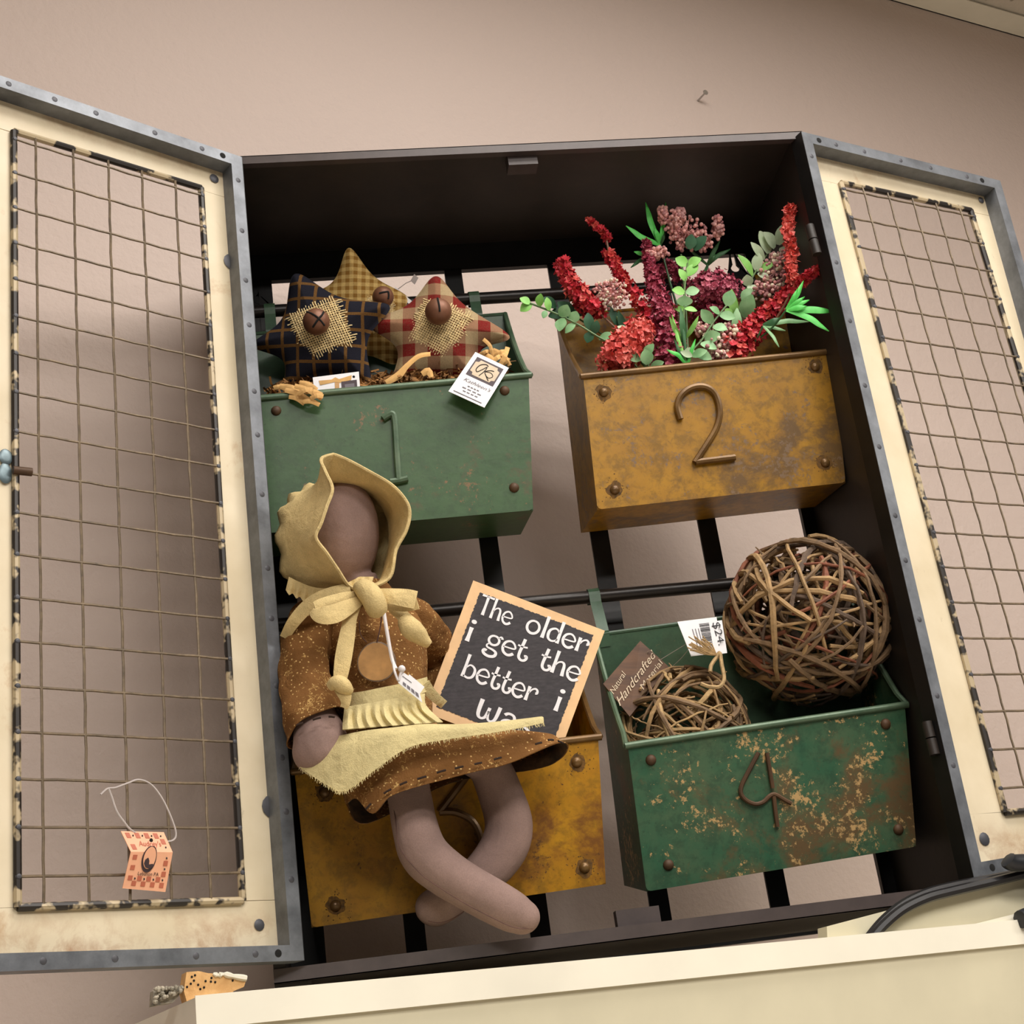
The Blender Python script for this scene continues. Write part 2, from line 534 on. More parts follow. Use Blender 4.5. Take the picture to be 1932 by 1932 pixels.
M['rubber'] = plain('black_rubber', (30, 32, 36), 0.45, 0, 0.1)
M['latch'] = m_metal('blue_grey_steel', (92, 108, 114), (124, 138, 142), 0.4, 0.6)
M['cork'] = None
def m_cork():
    t = NT('perforated_cork', 0.9)
    t.col(t.ramp(t.noise(90, 5), [(0.3, (196, 148, 92)), (0.7, (226, 182, 124))]))
    t.bump(t.noise(150, 4), 0.5, 0.002)
    return t.m
M['cork'] = m_cork()
M['lichen'] = plain('grey_crumbly_foam', (150, 142, 126), 0.95, 0, 0.35, 160, 0.6)
M['steel'] = m_metal('bright_nail_steel', (150, 146, 142), (190, 186, 182), 0.3, 0.8)
# ------------------------------------------------------------------ the room
A = 0.361                                   # the wall runs back to the right of the cabinet's front
E1 = V((math.cos(A), math.sin(A), 0)); E2 = V((-math.sin(A), math.cos(A), 0)); UP = V((0, 0, 1))
WP = V((-0.335, 0.225, 0))                   # a point on the wall
def wl(s, d, z):                            # along the wall, out from the wall (negative = into the room), height
    return WP + E1 * s + E2 * d + UP * z
struct('wall_back', MB().box(wl(0.5, 0.05, CEIL / 2), E1 * 4.5, E2 * 0.05, UP * (CEIL / 2)), M['wall'])
struct('floor', MB().box(wl(0.5, -2.4, -0.03), E1 * 4.5, E2 * 2.5, UP * 0.03), M['floor'])
ce = struct('ceiling', MB().box(wl(0.5, -2.4, CEIL + 0.06), E1 * 4.5, E2 * 2.5, UP * 0.03), M['ceil_tile'])
for i in range(-4, 9):                      # lay-in tiles along the wall
    for j in range(2):
        t_ = MB().box(wl(i * 0.61 + 0.3, -0.33 - j * 0.61, CEIL + 0.015), E1 * 0.297, E2 * 0.297, UP * 0.008)
        o = bpy.data.objects.new('ceiling_tile', t_.mesh('ceiling_tile', V((0, 0, 0)), False))
        o.data.materials.append(M['ceil_tile']); COL.objects.link(o); o.parent = ce
struct('trim_1', MB().box(wl(0.5, -0.022, CEIL + 0.001), E1 * 4.5, E2 * 0.022, UP * 0.001)
       .box(wl(0.5, -0.001, CEIL + 0.012), E1 * 4.5, E2 * 0.001, UP * 0.012), M['white_paint'])

# ------------------------------------------------------------------ hutch the cabinet stands on: its cornice crosses the foot of the picture
def hut(s, d, z):
    return wl(s, d, z + Z0)
HX0 = E1.dot(on(369, 1879, E2, wl(0, -0.47, 0)) - WP)
HX1 = HX0 + 1.30
HD = -0.47
ZT, ZB = -0.0515, -0.0705
hutch = Thing('hutch', 'cream painted hutch with white cornice edge, under the metal cabinet', 'hutch', hut((HX0 + HX1) / 2, HD / 2, -Z0))
cn = MB()
prof = [(0.0, ZT), (0.0, ZB), (0.002, ZB), (0.020, ZB - 0.13), (0.034, ZB - 0.13), (0.034, ZT - 0.012), (0.016, ZT)]
def cornice(p0, p1, mitre0, mitre1, along, inward):
    a_ = [p0 + inward * d + along * (d * mitre0) + UP * z for d, z in prof]
    b_ = [p1 + inward * d - along * (d * mitre1) + UP * z for d, z in prof]
    return a_, b_
def sweep(mb, a_, b_, idx):
    n = len(a_)
    base = len(mb.v); mb.v += a_ + b_
    for i in idx:
        mb.f.append((base + i, base + (i + 1) % n, base + n + (i + 1) % n, base + n + i))
    mb.f.append(tuple(base + i for i in range(n))); mb.f.append(tuple(base + n + i for i in reversed(range(n))))
    return mb
a_, b_ = cornice(hut(HX0, HD, 0), hut(HX1, HD, 0), 1, 1, E1, E2)
o = hutch.part('front_cornice', sweep(MB(), a_, b_, range(7)), M['beige_paint'], False)
fil = MB().hexa([hut(HX0 - .0006, HD - .0012, ZT + .001), hut(HX1, HD - .0012, ZT + .001), hut(HX1, HD - .0012, ZB), hut(HX0 - .0006, HD - .0012, ZB)],
                [hut(HX0 - .0006, HD - .0002, ZT + .001), hut(HX1, HD - .0002, ZT + .001), hut(HX1, HD - .0002, ZB), hut(HX0 - .0006, HD - .0002, ZB)])
hutch.part('white_edge_strip', fil, M['white_paint'], False, label='bright white strip along the top of the cornice')
a_, b_ = cornice(hut(HX0, HD, 0), hut(HX0, -0.01, 0), 1, 0, E2, E1)
hutch.part('side_cornice', sweep(MB(), a_, b_, range(7)), M['white_paint'], False)
hutch.part('top_board', MB().box(hut((HX0 + HX1) / 2, (HD - .02) / 2 + .03, -0.0615), E1 * ((HX1 - HX0) / 2 - .012), E2 * (-HD / 2 - .025), UP * .0035), M['beige_paint'], False)
hutch.part('body', MB().box(hut((HX0 + HX1) / 2, HD / 2 + .03, (-Z0 - 0.09) / 2), E1 * ((HX1 - HX0) / 2 - .09), E2 * (-HD / 2 - .055), UP * ((Z0 - 0.09) / 2)), M['beige_paint'], False)

# a board standing on the hutch behind the cornice, at the right of the cabinet
bp = wl(0, -0.452, 0)
q = [on(x, y, E2, bp) for x, y in ((1560, 1748), (1700, 1711), (1866, 1667), (2080, 1610), (2080, 1740), (1560, 1782))]
q[-1].z = Z0 - 0.058; q[-2].z = Z0 - 0.058
single('tilted_board', MB().prism(q, E2 * 0.012), M['beige_paint'], 'cream board with a sloping top edge behind the cornice, under the black cable', 'board', False)
bp = wl(0, -0.464, 0)
q = [on(x, y, E2, bp) for x, y in ((1812, 1750), (1932, 1720), (2040, 1694), (2040, 1724), (1932, 1737), (1812, 1757))]
lath = Thing('wooden_lath', 'thin pale lath lying on the cornice at the lower right', 'lath', q[0])
lath.part('strip', MB().prism(q, E2 * 0.006), M['white_paint'], False)
q2 = [on(x, y, E2, bp) for x, y in ((1790, 1754), (1932, 1737), (2040, 1724), (2040, 1728), (1932, 1742), (1790, 1758))]
lath.part('dark_edge', MB().prism(q2, E2 * 0.006), M['rust'], False)

# black cable looping over the board
cab = Thing('power_cable', 'twin black cable arching over the cream board at lower right', 'cable', at(1760, 1690, -0.09))
for dy, dd in ((0, 0.0), (9, -0.006)):
    pts = [(1625, 1790 + dy), (1648, 1758 + dy), (1672, 1732 + dy), (1705, 1706 + dy), (1750, 1685 + dy), (1800, 1672 + dy), (1870, 1659 + dy * .6), (1932, 1646 + dy * .3), (2060, 1618)]
    P_ = [on(x, y, E2, wl(0, -0.457 + dd, 0)) for x, y in pts]
    cab.part('strand', MB().tube(catv(P_, 6), 0.0042, 8), M['cable'])

# spring clamp whose two rubber grips reach into the frame
clp = Thing('spring_clamp', 'black rubber gripped clamp at the right edge below the open door', 'clamp', on(1990, 1680, E2, wl(0, -0.47, 0)))
for pts in (((1900, 1621), (1912, 1628), (1950, 1630), (2010, 1660)), ((1924, 1735), (1932, 1732), (1965, 1715), (2010, 1668))):
    P_ = [on(x, y, E2, wl(0, -0.474, 0)) for x, y in pts]
    clp.part('grip', MB().tube(catv(P_, 5), [0.005] + [0.0075] * 13 + [0.005, 0.004], 10), M['rubber'])
clp.part('pivot', MB().ball(on(2010, 1664, E2, wl(0, -0.474, 0)), 0.012), M['black'])
clp.part('jaw', MB().tube([on(2010, 1664, E2, wl(0, -0.474, 0)), on(2060, 1650, E2, wl(0, -0.462, 0)), on(2075, 1640, E2, wl(0, -0.452, 0))], 0.004, 6), M['black'])

# cork offcuts lying on the left end of the cornice
ck = Thing('cork_strip', 'tan perforated cork offcut lying on the left end of the cornice', 'offcut', on(405, 1868, E2, wl(0, -0.44, 0)))
cp = wl(0, -0.44, 0)
top = [(347, 1870), (352, 1834), (375, 1832), (392, 1836), (420, 1838), (445, 1840), (467, 1843), (460, 1862), (440, 1870)]
q = [on(x, y, E2, cp) for x, y in top]
ck.part('strip', MB().prism(q + [hut(E1.dot(on(440, 1870, E2, cp) - WP), -0.44, ZT), hut(E1.dot(on(352, 1870, E2, cp) - WP), -0.44, ZT)], E2 * 0.012), M['cork'], False)
ck.part('torn_white_edge', MB().tube(catv([on(x, y, E2, wl(0, -0.4405, 0)) for x, y in ((402, 1837), (412, 1840), (422, 1838), (440, 1842), (465, 1846))], 3), [0.0008, 0.0012, 0.0017, 0.001, 0.002, 0.0014, 0.001, 0.002, 0.002, 0.0015, 0.002, 0.0022, 0.002], 6), M['white_paint'], False)
for x, y in ((362, 1843), (368, 1840), (366, 1850), (360, 1856), (374, 1858), (388, 1851), (399, 1845), (398, 1852), (406, 1853), (378, 1866), (385, 1863), (353, 1862), (439, 1850)):
    c_ = on(x, y, E2, wl(0, -0.4402, 0))
    ck.part('hole', MB().ell(c_, E1 * 0.0008, E2 * 0.0004, UP * 0.0008, 8, 4), M['hole'])
q = [on(x, y, E2, cp) for x, y in ((290, 1897), (292, 1868), (300, 1862), (330, 1864), (346, 1866), (340, 1878), (330, 1890))]
lm = MB()
rr = random.Random(3)
for k in range(130):
    x = rr.uniform(292, 346); y = rr.uniform(1863, 1866 + (346 - x) * 0.55)
    c_ = on(x, y, E2, wl(0, -0.437 + rr.uniform(-.004, .004), 0)); r_ = rr.uniform(.0008, .002)
    lm.ell(c_, E1 * r_, E2 * r_, UP * r_ * rr.uniform(.6, 1.2), 6, 4)
lm.prism([p + E2 * .004 for p in q], E2 * 0.008)
single('foam_scrap', lm, M['lichen'], 'grey crumbly scrap lying beside the cork offcut on the cornice', 'scrap', False)

# nail in the wall above the cabinet
np_ = on(1318, 186, E2, wl(0, -0.004, 0))
nail = Thing('wall_nail', 'steel nail sticking out of the wall above the cabinet', 'nail', on(1322, 190, E2, wl(0, 0, 0)))
b0 = on(1313, 194, E2, wl(0, 0.004, 0)); h0 = b0 - E2 * 0.022 + UP * 0.004 + E1 * .004
nail.part('shank', MB().tube([b0, h0], 0.0014, 8), M['steel'])
nail.part('head', MB().tube([h0 + E2 * .0012, h0], 0.0042, 12), M['steel'])
# ------------------------------------------------------------------ metal cabinet
XL0, XL1, XR0, XR1, D0 = -0.318, -0.308, 0.289, 0.299, 0.184
H = 0.782
def cz(z): return z + Z0
cabn = Thing('metal_cabinet', 'dark steel cabinet with two open wire mesh doors standing on the hutch', 'cabinet', (0, 0.09, cz(-0.058)))
cabn.part('side_panel', MB().bx(XL0, XL1, 0.0, D0, cz(-.0245), cz(H - .002)), M['dark'], False)
cabn.part('side_panel', MB().bx(XR0, XR1, 0.0, D0, cz(-.0245), cz(H - .002)), M['dark'], False)
cabn.part('top_panel', MB().bx(XL0, XR1, 0.0, D0, cz(H - .004), cz(H)), M['dark'], False)
cabn.part('bottom_panel', MB().bx(XL0, XR1, 0.0, 0.14, cz(-.0245), cz(-.022)), M['dark'], False)
cabn.part('front_rail', MB().bx(XL0, XR1, -0.004, 0.004, cz(H - .0095), cz(H)).bx(XL0, XR1, -0.004, 0.018, cz(H - .001), cz(H)), M['rail'], False)
cabn.part('front_rail', MB().bx(XL0, XR1, -0.004, 0.004, cz(-.0245), cz(-.0129)).bx(XL0, XR1, -.004, .03, cz(-.0245), cz(-.0235)), M['rail'], False)
for x0 in (XL0, XR1 - .03):
    for y0 in (0.004, D0 - .03):
        cabn.part('foot', MB().bx(x0, x0 + .03, y0, y0 + .026, cz(-.058), cz(-.0245)), M['dark'], False)
YB = 0.1765
cabn.part('back_rail', MB().bx(XL0, XR1, YB, D0, cz(.744), cz(H - .004)), M['black'], False)
cabn.part('back_rail', MB().bx(XL0, XR1, YB, D0, cz(-.0245), cz(-.005)), M['black'], False)
s0 = None
for i in range(4):
    xs = -0.1898 + 0.1193 * i
    if s0 is None:
        s0 = cabn.part('back_slat', MB().bx(xs - .0098, xs + .0098, YB, YB + .004, cz(-.02), cz(.746)), M['black'], False)
    else:
        cabn.dupe(s0, (0.1193 * i, 0, 0))
cabn.part('back_stile', MB().bx(.275, XR0, YB, D0, cz(-.02), cz(.745)), M['black'], False)
cabn.part('back_stile', MB().bx(XL1, -.275, YB, D0, cz(-.02), cz(.745)), M['black'], False)
# hanger tabs with keyhole slots
def keyhole(xc, zc, x0, x1, z0, z1, y):
    """plate with a keyhole cut through"""
    mb = MB()
    hole = []
    for k in range(13):
        a_ = math.radians(-60 + 0) if False else 0
    r1, r2, up = 0.0052, 0.0023, 0.017
    pts = []
    for k in range(15):
        a_ = math.radians(116 + k * (308 / 14))
        pts.append((xc + r1 * math.cos(a_), zc + r1 * math.sin(a_)))
    for k in range(9):
        a_ = math.radians(k * 22.5)
        pts.append((xc + r2 * math.cos(a_), zc + up + r2 * math.sin(a_)))
    n = len(pts)
    outer = []
    cx, cy = xc, zc + 0.008
    for (x, z) in pts:
        dx, dz = x - cx, z - cy
        L = math.hypot(dx, dz) or 1e-6
        dx /= L; dz /= L
        ts = []
        if dx > 1e-9: ts.append((x1 - cx) / dx)
        if dx < -1e-9: ts.append((x0 - cx) / dx)
        if dz > 1e-9: ts.append((z1 - cy) / dz)
        if dz < -1e-9: ts.append((z0 - cy) / dz)
        t_ = min(ts)
        outer.append((cx + dx * t_, cy + dz * t_))
    for yy in (y, y + .003):
        mb.grid([[V((x, yy, z)) for x, z in pts], [V((x, yy, z)) for x, z in outer]], True)
    mb.grid([[V((x, y, z)) for x, z in pts], [V((x, y + .003, z)) for x, z in pts]], True)
    mb.grid([[V((x, y, z)) for x, z in outer], [V((x, y + .003, z)) for x, z in outer]], True)
    return mb
kx = at(1386, 500, YB)
cabn.part('hanger_plate', keyhole(kx.x, kx.z - .004, .250, .276, cz(.655), cz(.745), YB), M['black'], False)
kx = at(488, 566, YB)
cabn.part('hanger_plate', keyhole(kx.x, kx.z, -.290, -.262 - .012, cz(.655), cz(.745), YB - .0005), M['black'], False)
# two hanging rods
YR = 0.138
rz1 = at(960, 560, YR).z; rz2 = at(1050, 1132, YR).z
RR = 0.0068
for z in (rz1, rz2):
    cabn.part('hanging_rod', MB().tube([(XL1, YR, z), (XR0, YR, z)], RR, 16), M['rodm'])
# magnetic catches
c_ = at(986, 317, 0.012)
cabn.part('magnet_catch', MB().bx(c_.x - .0155, c_.x + .0155, .004, .022, c_.z - .001, cz(H - .004)), M['rail'], False)
c_ = at(1203, 1730, 0.012)
cabn.part('magnet_catch', MB().bx(c_.x - .019, c_.x + .019, .008, .02, cz(-.022), c_.z + .007), M['rail'], False)

# ------------------------------------------------------------------ doors
def lerp2(c, s, t):              # corners tl,tr,br,bl
    return (c[0] * (1 - s) + c[1] * s) * (1 - t) + (c[3] * (1 - s) + c[2] * s) * t
def door(n, hinge, rim_px, mesh_px, u, wid, side, label):
    """rim plane through the hinge with inner-face normal n; panel recessed behind it"""
    dn = cabn.group_node('door', label=label)
    DEP, BW = 0.018, 0.0125
    pp = hinge - n * DEP
    hT, hB, fT, fB = rim_px
    a = on(*hT, n, hinge); b = on(*hB, n, hinge); c = on(*fT, n, hinge); d = on(*fB, n, hinge)
    # extend the free edge to the full door width
    c = a + (c - a).normalized() * (wid / abs((c - a).normalized().dot(u)))
    d = b + (d - b).normalized() * (wid / abs((d - b).normalized().dot(u)))
    def quadbar(o0, o1, i0, i1, name='frame_bar'):
        mb = MB().hexa([o0, o1, i1, i0], [o0 - n * DEP, o1 - n * DEP, i1 - n * DEP, i0 - n * DEP])
        return cabn.part(name, mb, M['iron'], False, dn)
    uT = (c - a).normalized(); uB = (d - b).normalized(); vH = (b - a).normalized(); vF = (d - c).normalized()
    ai = a + uT * BW + vH * BW; ci = c - uT * BW + vF * BW; bi = b + uB * BW - vH * BW; di = d - uB * BW - vF * BW
    quadbar(a, c, ai, ci); quadbar(b, d, bi, di); quadbar(a, b, ai, bi); quadbar(c, d, ci, di)
    # thin black plate added over the hinge-side face, standing in for its shade
    od = -uT * 0.0006
    cabn.part('hinge_side_shade', MB().hexa([a + od, b + od, b + od - n * DEP, a + od - n * DEP], [a, b, b - n * DEP, a - n * DEP]), M['black'], False, dn)
    # spot-weld dimples along the rim
    disc = None
    rr = random.Random(5 if side > 0 else 9)
    def spot(p):
        mb = MB().ell(p + n * 0.0001, u * 0.0028, V((0, 0, 1)) * 0.0028, n * 0.0005, 10, 4)
        cabn.part('weld_spot', mb, M['weld'], True, dn)
    L = (b - a).length; k = 0.03
    while k < L - 0.03:
        spot(a + vH * k + uT * BW * 0.5); k += rr.uniform(.045, .075)
    for p0, uu, LL in ((a + vH * BW * .5, uT, wid), (b - vH * BW * .5, uB, wid)):
        k = 0.045
        while k < LL - 0.02:
            spot(p0 + uu * k); k += rr.uniform(.035, .07)
    for p0 in (a + vH * BW * .5 + uT * .022, b - vH * BW * .5 + uB * .024, c + vF * BW * .5 - uT * .03):
        cabn.part('bolt_hole', MB().ell(p0 + n * .0002, u * .0032, V((0, 0, 1)) * .0032, n * .0003, 12, 4), M['hole'], True, dn)
    # mesh window corners on the panel plane
    mT0, mT1, mB0, mB1 = [on(*q_, n, pp) for q_ in mesh_px]       # hinge-top, free-top, hinge-bottom, free-bottom
    TH = n * 0.0015
    back = [p - n * DEP for p in (ai, ci, di, bi)]
    pa, pc, pd, pb = back
    def plate(q_, nm='panel_board'):
        return cabn.part(nm, MB().hexa([p for p in q_], [p - TH * 2 for p in q_]), M['cream'], False, dn)
    # top and bottom boards run full width; stiles butt between them
    def edge(p, q_, z):
        t_ = (z - p.z) / (q_.z - p.z); return p + (q_ - p) * t_
    zt0, zt1 = mT0.z - .0085, mT1.z - .0085
    zb0, zb1 = mB0.z + .006, mB1.z + .006
    lt0, lt1, lb0, lb1 = edge(pa, pb, zt0), edge(pc, pd, zt1), edge(pa, pb, zb0), edge(pc, pd, zb1)
    g = 0.0004
    plate([pa, pc, lt1 + UP * (mT1.z - zt1) * 1.0, lt0 + UP * (mT0.z - zt0)])
    plate([lb0 + UP * (mB0.z - zb0), lb1 + UP * (mB1.z - zb1), pd, pb])
    def inner(t0, b0, z):
        t_ = (z - t0.z) / (b0.z - t0.z); return t0 + (b0 - t0) * t_
    plate([lt0 + UP * (mT0.z - zt0 - g), mT0 - UP * g, mB0 + UP * g, lb0 + UP * (mB0.z - zb0 + g)])
    plate([mT1 - UP * g, lt1 + UP * (mT1.z - zt1 - g), lb1 + UP * (mB1.z - zb1 + g), mB1 + UP * g])
    # round-rod frame around the window and woven wires
    fr = 0.0032
    off = n * 0.0022
    C4 = [mT0, mT1, mB1, mB0]
    for i in range(4):
        cabn.part('mesh_frame_rod', MB().tube([C4[i] + off, C4[(i + 1) % 4] + off], fr, 8), M['frame'], True, dn)
    nv, nh = 5, 19
    for i in range(nv):
        s_ = 0.155 + i * (0.895 - 0.155) / (nv - 1) + rr.uniform(-.006, .006)
        p0 = lerp2([mT0, mT1, mB1, mB0], s_, 0); p1 = lerp2([mT0, mT1, mB1, mB0], s_ + rr.uniform(-.008, .008), 1)
        P_ = [p0 + (p1 - p0) * (k / 40) + off + n * (0.0018 + 0.0004 * (1 if k % 2 else -1)) + u * rr.uniform(-.0002, .0002) for k in range(41)]
        cabn.part('wire', MB().tube(P_, 0.00115, 6), M['wire'], True, dn)
    for j in range(nh):
        t_ = 0.014 + j * (0.968 - 0.014) / (nh - 1)
        p0 = lerp2(C4, 0, t_); p1 = lerp2(C4, 1, t_)
        P_ = [p0 + (p1 - p0) * (k / 12) + off + n * (0.0016 - 0.0004 * (1 if k % 2 else -1)) + UP * rr.uniform(-.0002, .0002) for k in range(13)]
        cabn.part('wire', MB().tube(P_, 0.00115, 6), M['wire'], True, dn)
        for p in (p0, p1):
            cabn.part('weld_bead', MB().ell(p + off + n * .002, u * .0026, UP * .0026, n * .002, 8, 4), M['weld'], True, dn)
    return dn, (a, b, c, d, pa, pb, pc, pd, mT0, mT1, mB0, mB1, pp)
tL, tR = 2.5532, 3.503
nL = V((math.sin(tL), math.cos(tL), 0)); uL = V((math.cos(tL), -math.sin(tL), 0))
nR = V((-math.sin(tR), math.cos(tR), 0)); uR = V((-math.cos(tR), -math.sin(tR), 0))
hL = V((-.2902, -.0125, Z0)); hR = V((.2942, -.0131, Z0))
dL, gL = door(nL, hL, ((456, 296), (574, 1812), (0, 142), (0, 1833)), ((377, 357), (24, 250), (455, 1700), (31, 1713)), uL, 0.286, -1, 'open mesh door on the left, swung toward the viewer')
dR, gR = door(nR, hR, ((1512, 248), (1838, 1657), (1876, 338), (1932, 1640)), ((1584, 347), (1829, 399), (1893, 1534), (2172, 1512)), uR, 0.286, 1, 'open mesh door on the right, swung back to the wall')
# screws and stains on the panel boards
def stud(dn, px, py, n, pp, r):
    c_ = on(px, py, n, pp)
    cabn.part('screw_head', MB().ell(c_ + n * .0004, (n.cross(UP)) * r, UP * r, n * .0012, 12, 4), M['weld'], True, dn)
for x, y, r in ((404, 337, .005), (489, 1745, .0048), (513, 1522, .010), (437, 495, .009)):
    stud(dL, x, y, nL, gL[12] + nL * .0005, r)
for x, y, r in ((1851, 378, .004), (1857, 1583, .006)):
    stud(dR, x, y, nR, gR[12] + nR * .0005, r)
# trefoil latch on the left door's free stile
lp = gL[12] + nL * .002
for x, y, rx, ry in ((11, 862, 14, 17), (10, 893, 14, 22)):
    c_ = on(x, y, nL, lp)
    cabn.part('latch_plate', MB().ell(c_, uL * rx * .00042, UP * ry * .00042, nL * .0012, 16, 6), M['latch'], True, dL)
c_ = on(30, 892, nL, lp)
cabn.part('latch_knob', MB().tube([c_ - uL * -.004 + nL * .004, c_ + nL * .006 - uL * .011], 0.0036, 10), M['rust'], True, dL)
# hinge barrels on the right
for (x0, y0), (x1, y1) in (((1527, 426), (1542, 480)), ((1748, 1362), (1764, 1424))):
    p0, p1 = at(x0, y0, -.008), at(x1, y1, -.008)
    mid = (p0 + p1) / 2
    for a_, b_ in ((p0, mid + (p0 - mid) * .04), (mid - (p0 - mid) * .04, p1)):
        cabn.part('hinge_barrel', MB().tube([a_, b_], 0.0048, 12), M['dark'], True, dR)
# ------------------------------------------------------------------ numbered bins hung from the rods
def mk_bin(num, face, y0, ax, mat, mat_in, rim_mat, digit, rivets, label, dr, hooks, rodz, hook_mat):
    n = V((0, -math.cos(ax), -math.sin(ax)))          # out of the front
    bk = -n                                            # into the bin
    upv = V((0, -math.sin(ax), math.cos(ax)))
    bl = at(face[3][0], face[3][1], y0)
    p0 = bl
    TL, TR, BR, BL = [on(x, y, n, p0) for x, y in face]
    DP = 0.098; HB = 0.243
    hf = (TL - BL).dot(upv)
    t = Thing('metal_bin', label, 'bin', (BL + BR) / 2 + bk * DP / 2, 'numbered metal bins')
    W0 = (TR - TL).normalized()
    bBL, bBR = BL + bk * DP, BR + bk * DP
    bTL, bTR = bBL + (TL - BL) + upv * (HB - hf), bBR + (TR - BR) + upv * (HB - hf)
    T = 0.0012
    def side(F0, F1, B0, B1, inward):
        top = [F1]
        for k in range(1, 8):
            s_ = k / 8
            p = F1 + (B1 - F1) * s_
            p = p + upv * (-0.010 * math.sin(math.pi * s_)) * 1.0
            top.append(p)
        poly = [F0] + top + [B1, B0]
        return MB().prism(poly, inward * T), top + [B1]
    mb, tl = side(BL, TL, bBL, bTL, W0); t.part('side_panel', mb, mat, False)
    mb, tr = side(BR, TR, bBR, bTR, -W0); t.part('side_panel', mb, mat, False)
    t.part('back_panel', MB().hexa([bTL, bTR, bBR, bBL], [p - bk * T for p in (bTL, bTR, bBR, bBL)]), mat_in, False)
    t.part('bottom_panel', MB().hexa([BL, BR, bBR, bBL], [p + upv * T for p in (BL, BR, bBR, bBL)]), mat, False)
    # front plate, a little proud, with eased lower corners
    c = 0.004
    e = W0 * c
    poly = [TL, TR, BR + upv * c, BR - e * .3 + upv * c * .3, BR - e, BL + e, BL + e * .3 + upv * c * .3, BL + upv * c]
    t.part('front_panel', MB().prism([p + n * 0.0016 for p in poly], bk * 0.0028), mat, False)
    # rolled wire rim along front and sides
    r = 0.0034
    fl, frr = TL + n * .002 - W0 * .003 + upv * .001, TR + n * .002 + W0 * .003 + upv * .001
    t.part('rim', MB().tube([fl, frr], r, 10), rim_mat)
    t.part('rim', MB().tube([fl + W0 * .001] + [p + upv * .0015 for p in tl[1:]], r * .85, 8), rim_mat)
    t.part('rim', MB().tube([frr - W0 * .001] + [p + upv * .0015 for p in tr[1:]], r * .85, 8), rim_mat)
    t.part('rim', MB().tube([bTL + upv * .001, bTR + upv * .001], r * .7, 8), mat_in)
    # wire numeral
    for st in digit:
        P_ = [on(x, y, n, p0 + n * .0042) for x, y in st]
        t.part('numeral', MB().tube(catv(P_, 6), dr, 8), rim_mat if num != 4 else M['rust'])
    for x, y in rivets:
        c_ = on(x, y, n, p0 + n * .0016)
        if num in (2, 3):
            r_ = random.Random(int(x)); K = 26
            rad_ = [r_.uniform(.0055, .0105) for k in range(K)]
            rad_ = [(rad_[k - 1] + 2 * rad_[k] + rad_[(k + 1) % K]) / 4 for k in range(K)]
            splat = [c_ + (W0 * math.cos(6.283 * k / K) + upv * math.sin(6.283 * k / K)) * rad_[k] for k in range(K)]
            gm = MB().prism([q_ + n * .0001 for q_ in splat], bk * .0002)
            for k in range(26):
                a_, d_ = r_.uniform(0, 6.283), .008 + abs(r_.gauss(0, .004))
                gm.ell(c_ + (W0 * math.cos(a_) + upv * math.sin(a_)) * d_, W0 * r_.uniform(.0003, .0009), upv * r_.uniform(.0003, .0009), n * .0002, 6, 4)
            t.part('grime_stain', gm, M['grime'], False)
        rv = t.part('rivet', MB().ell(c_, W0 * .0052, upv * .0052, n * .0038, 12, 6), M['rust'] if num in (1, 4) else rim_mat)
    # hooks over the rod
    for s_ in hooks:
        b = bTL + (bTR - bTL) * s_
        hw = W0 * .0058
        path = [b + upv * (-.012) + n * .002, b + upv * .004 + n * .002, V((b.x, YR - RR - .0012, rodz - .008)), V((b.x, YR - RR - .0012, rodz))]
        for k in range(1, 9):
            a_ = math.pi * k / 8
            path.append(V((b.x, YR - math.cos(a_) * (RR + .0012), rodz + math.sin(a_) * (RR + .0012))))
        path.append(V((b.x, YR + RR + .0012, rodz - .006)))
        L_ = [p - hw for p in path]; R_ = [p + hw for p in path]
        mb = MB(); mb.grid([L_, R_])
        L2 = [p - hw + V((0, .0006, .0006)) for p in path]; R2 = [p + hw + V((0, .0006, .0006)) for p in path]
        mb.grid([R2, L2]); mb.grid([L2, L_]); mb.grid([R_, R2])
        t.part('hook', mb, hook_mat, False)
    return t, dict(n=n, up=upv, p0=p0, bk=bk, TL=TL, TR=TR, BL=BL, BR=BR, DP=DP, bTL=bTL, bTR=bTR, bBL=bBL, bBR=bBR, W=W0)
M['grime'] = plain('dark_grime', (88, 60, 16), 0.8, 0, 0.4, 300)
M['rim_green'] = m_metal('green_grey_rim', (62, 88, 66), (104, 122, 98), 0.35, 0.2)
M['rim_yellow'] = m_metal('brown_bronze_rim', (88, 62, 34), (128, 96, 52), 0.35, 0.3)
d1 = [[(722, 790), (733, 783), (741, 782), (745, 800), (748, 850), (752, 906)], [(736, 909), (752, 907), (769, 903)]]
d2 = [[(1284, 791), (1278, 766), (1286, 745), (1306, 731), (1331, 730), (1350, 745), (1358, 776), (1352, 806), (1335, 836), (1311, 873)], [(1312, 872), (1345, 868), (1387, 863)]]
d3 = [[(806, 1478), (840, 1472), (880, 1465)], [(880, 1465), (856, 1497), (829, 1532)], [(829, 1532), (860, 1533), (892, 1550), (907, 1585), (900, 1615), (878, 1640), (845, 1655)]]
d4 = [[(1431, 1420), (1415, 1450), (1400, 1480), (1398, 1497), (1408, 1510), (1425, 1517), (1440, 1513), (1452, 1502), (1462, 1499), (1480, 1509), (1493, 1516)], [(1447, 1420), (1452, 1450), (1458, 1487)], [(1460, 1502), (1463, 1530), (1467, 1560)]]
bin1, g1 = mk_bin(1, [(473, 756), (997, 711), (1006, 963), (490, 1008)], .064, .13, M['green'], M['green_in'], M['rim_green'], d1,
                  [(521, 775), (952, 737), (970, 920), (536, 965)], 'green enamel bin with wire numeral 1, holding the stuffed stars', .0034, (.09, .89), rz1, M['green_in'])
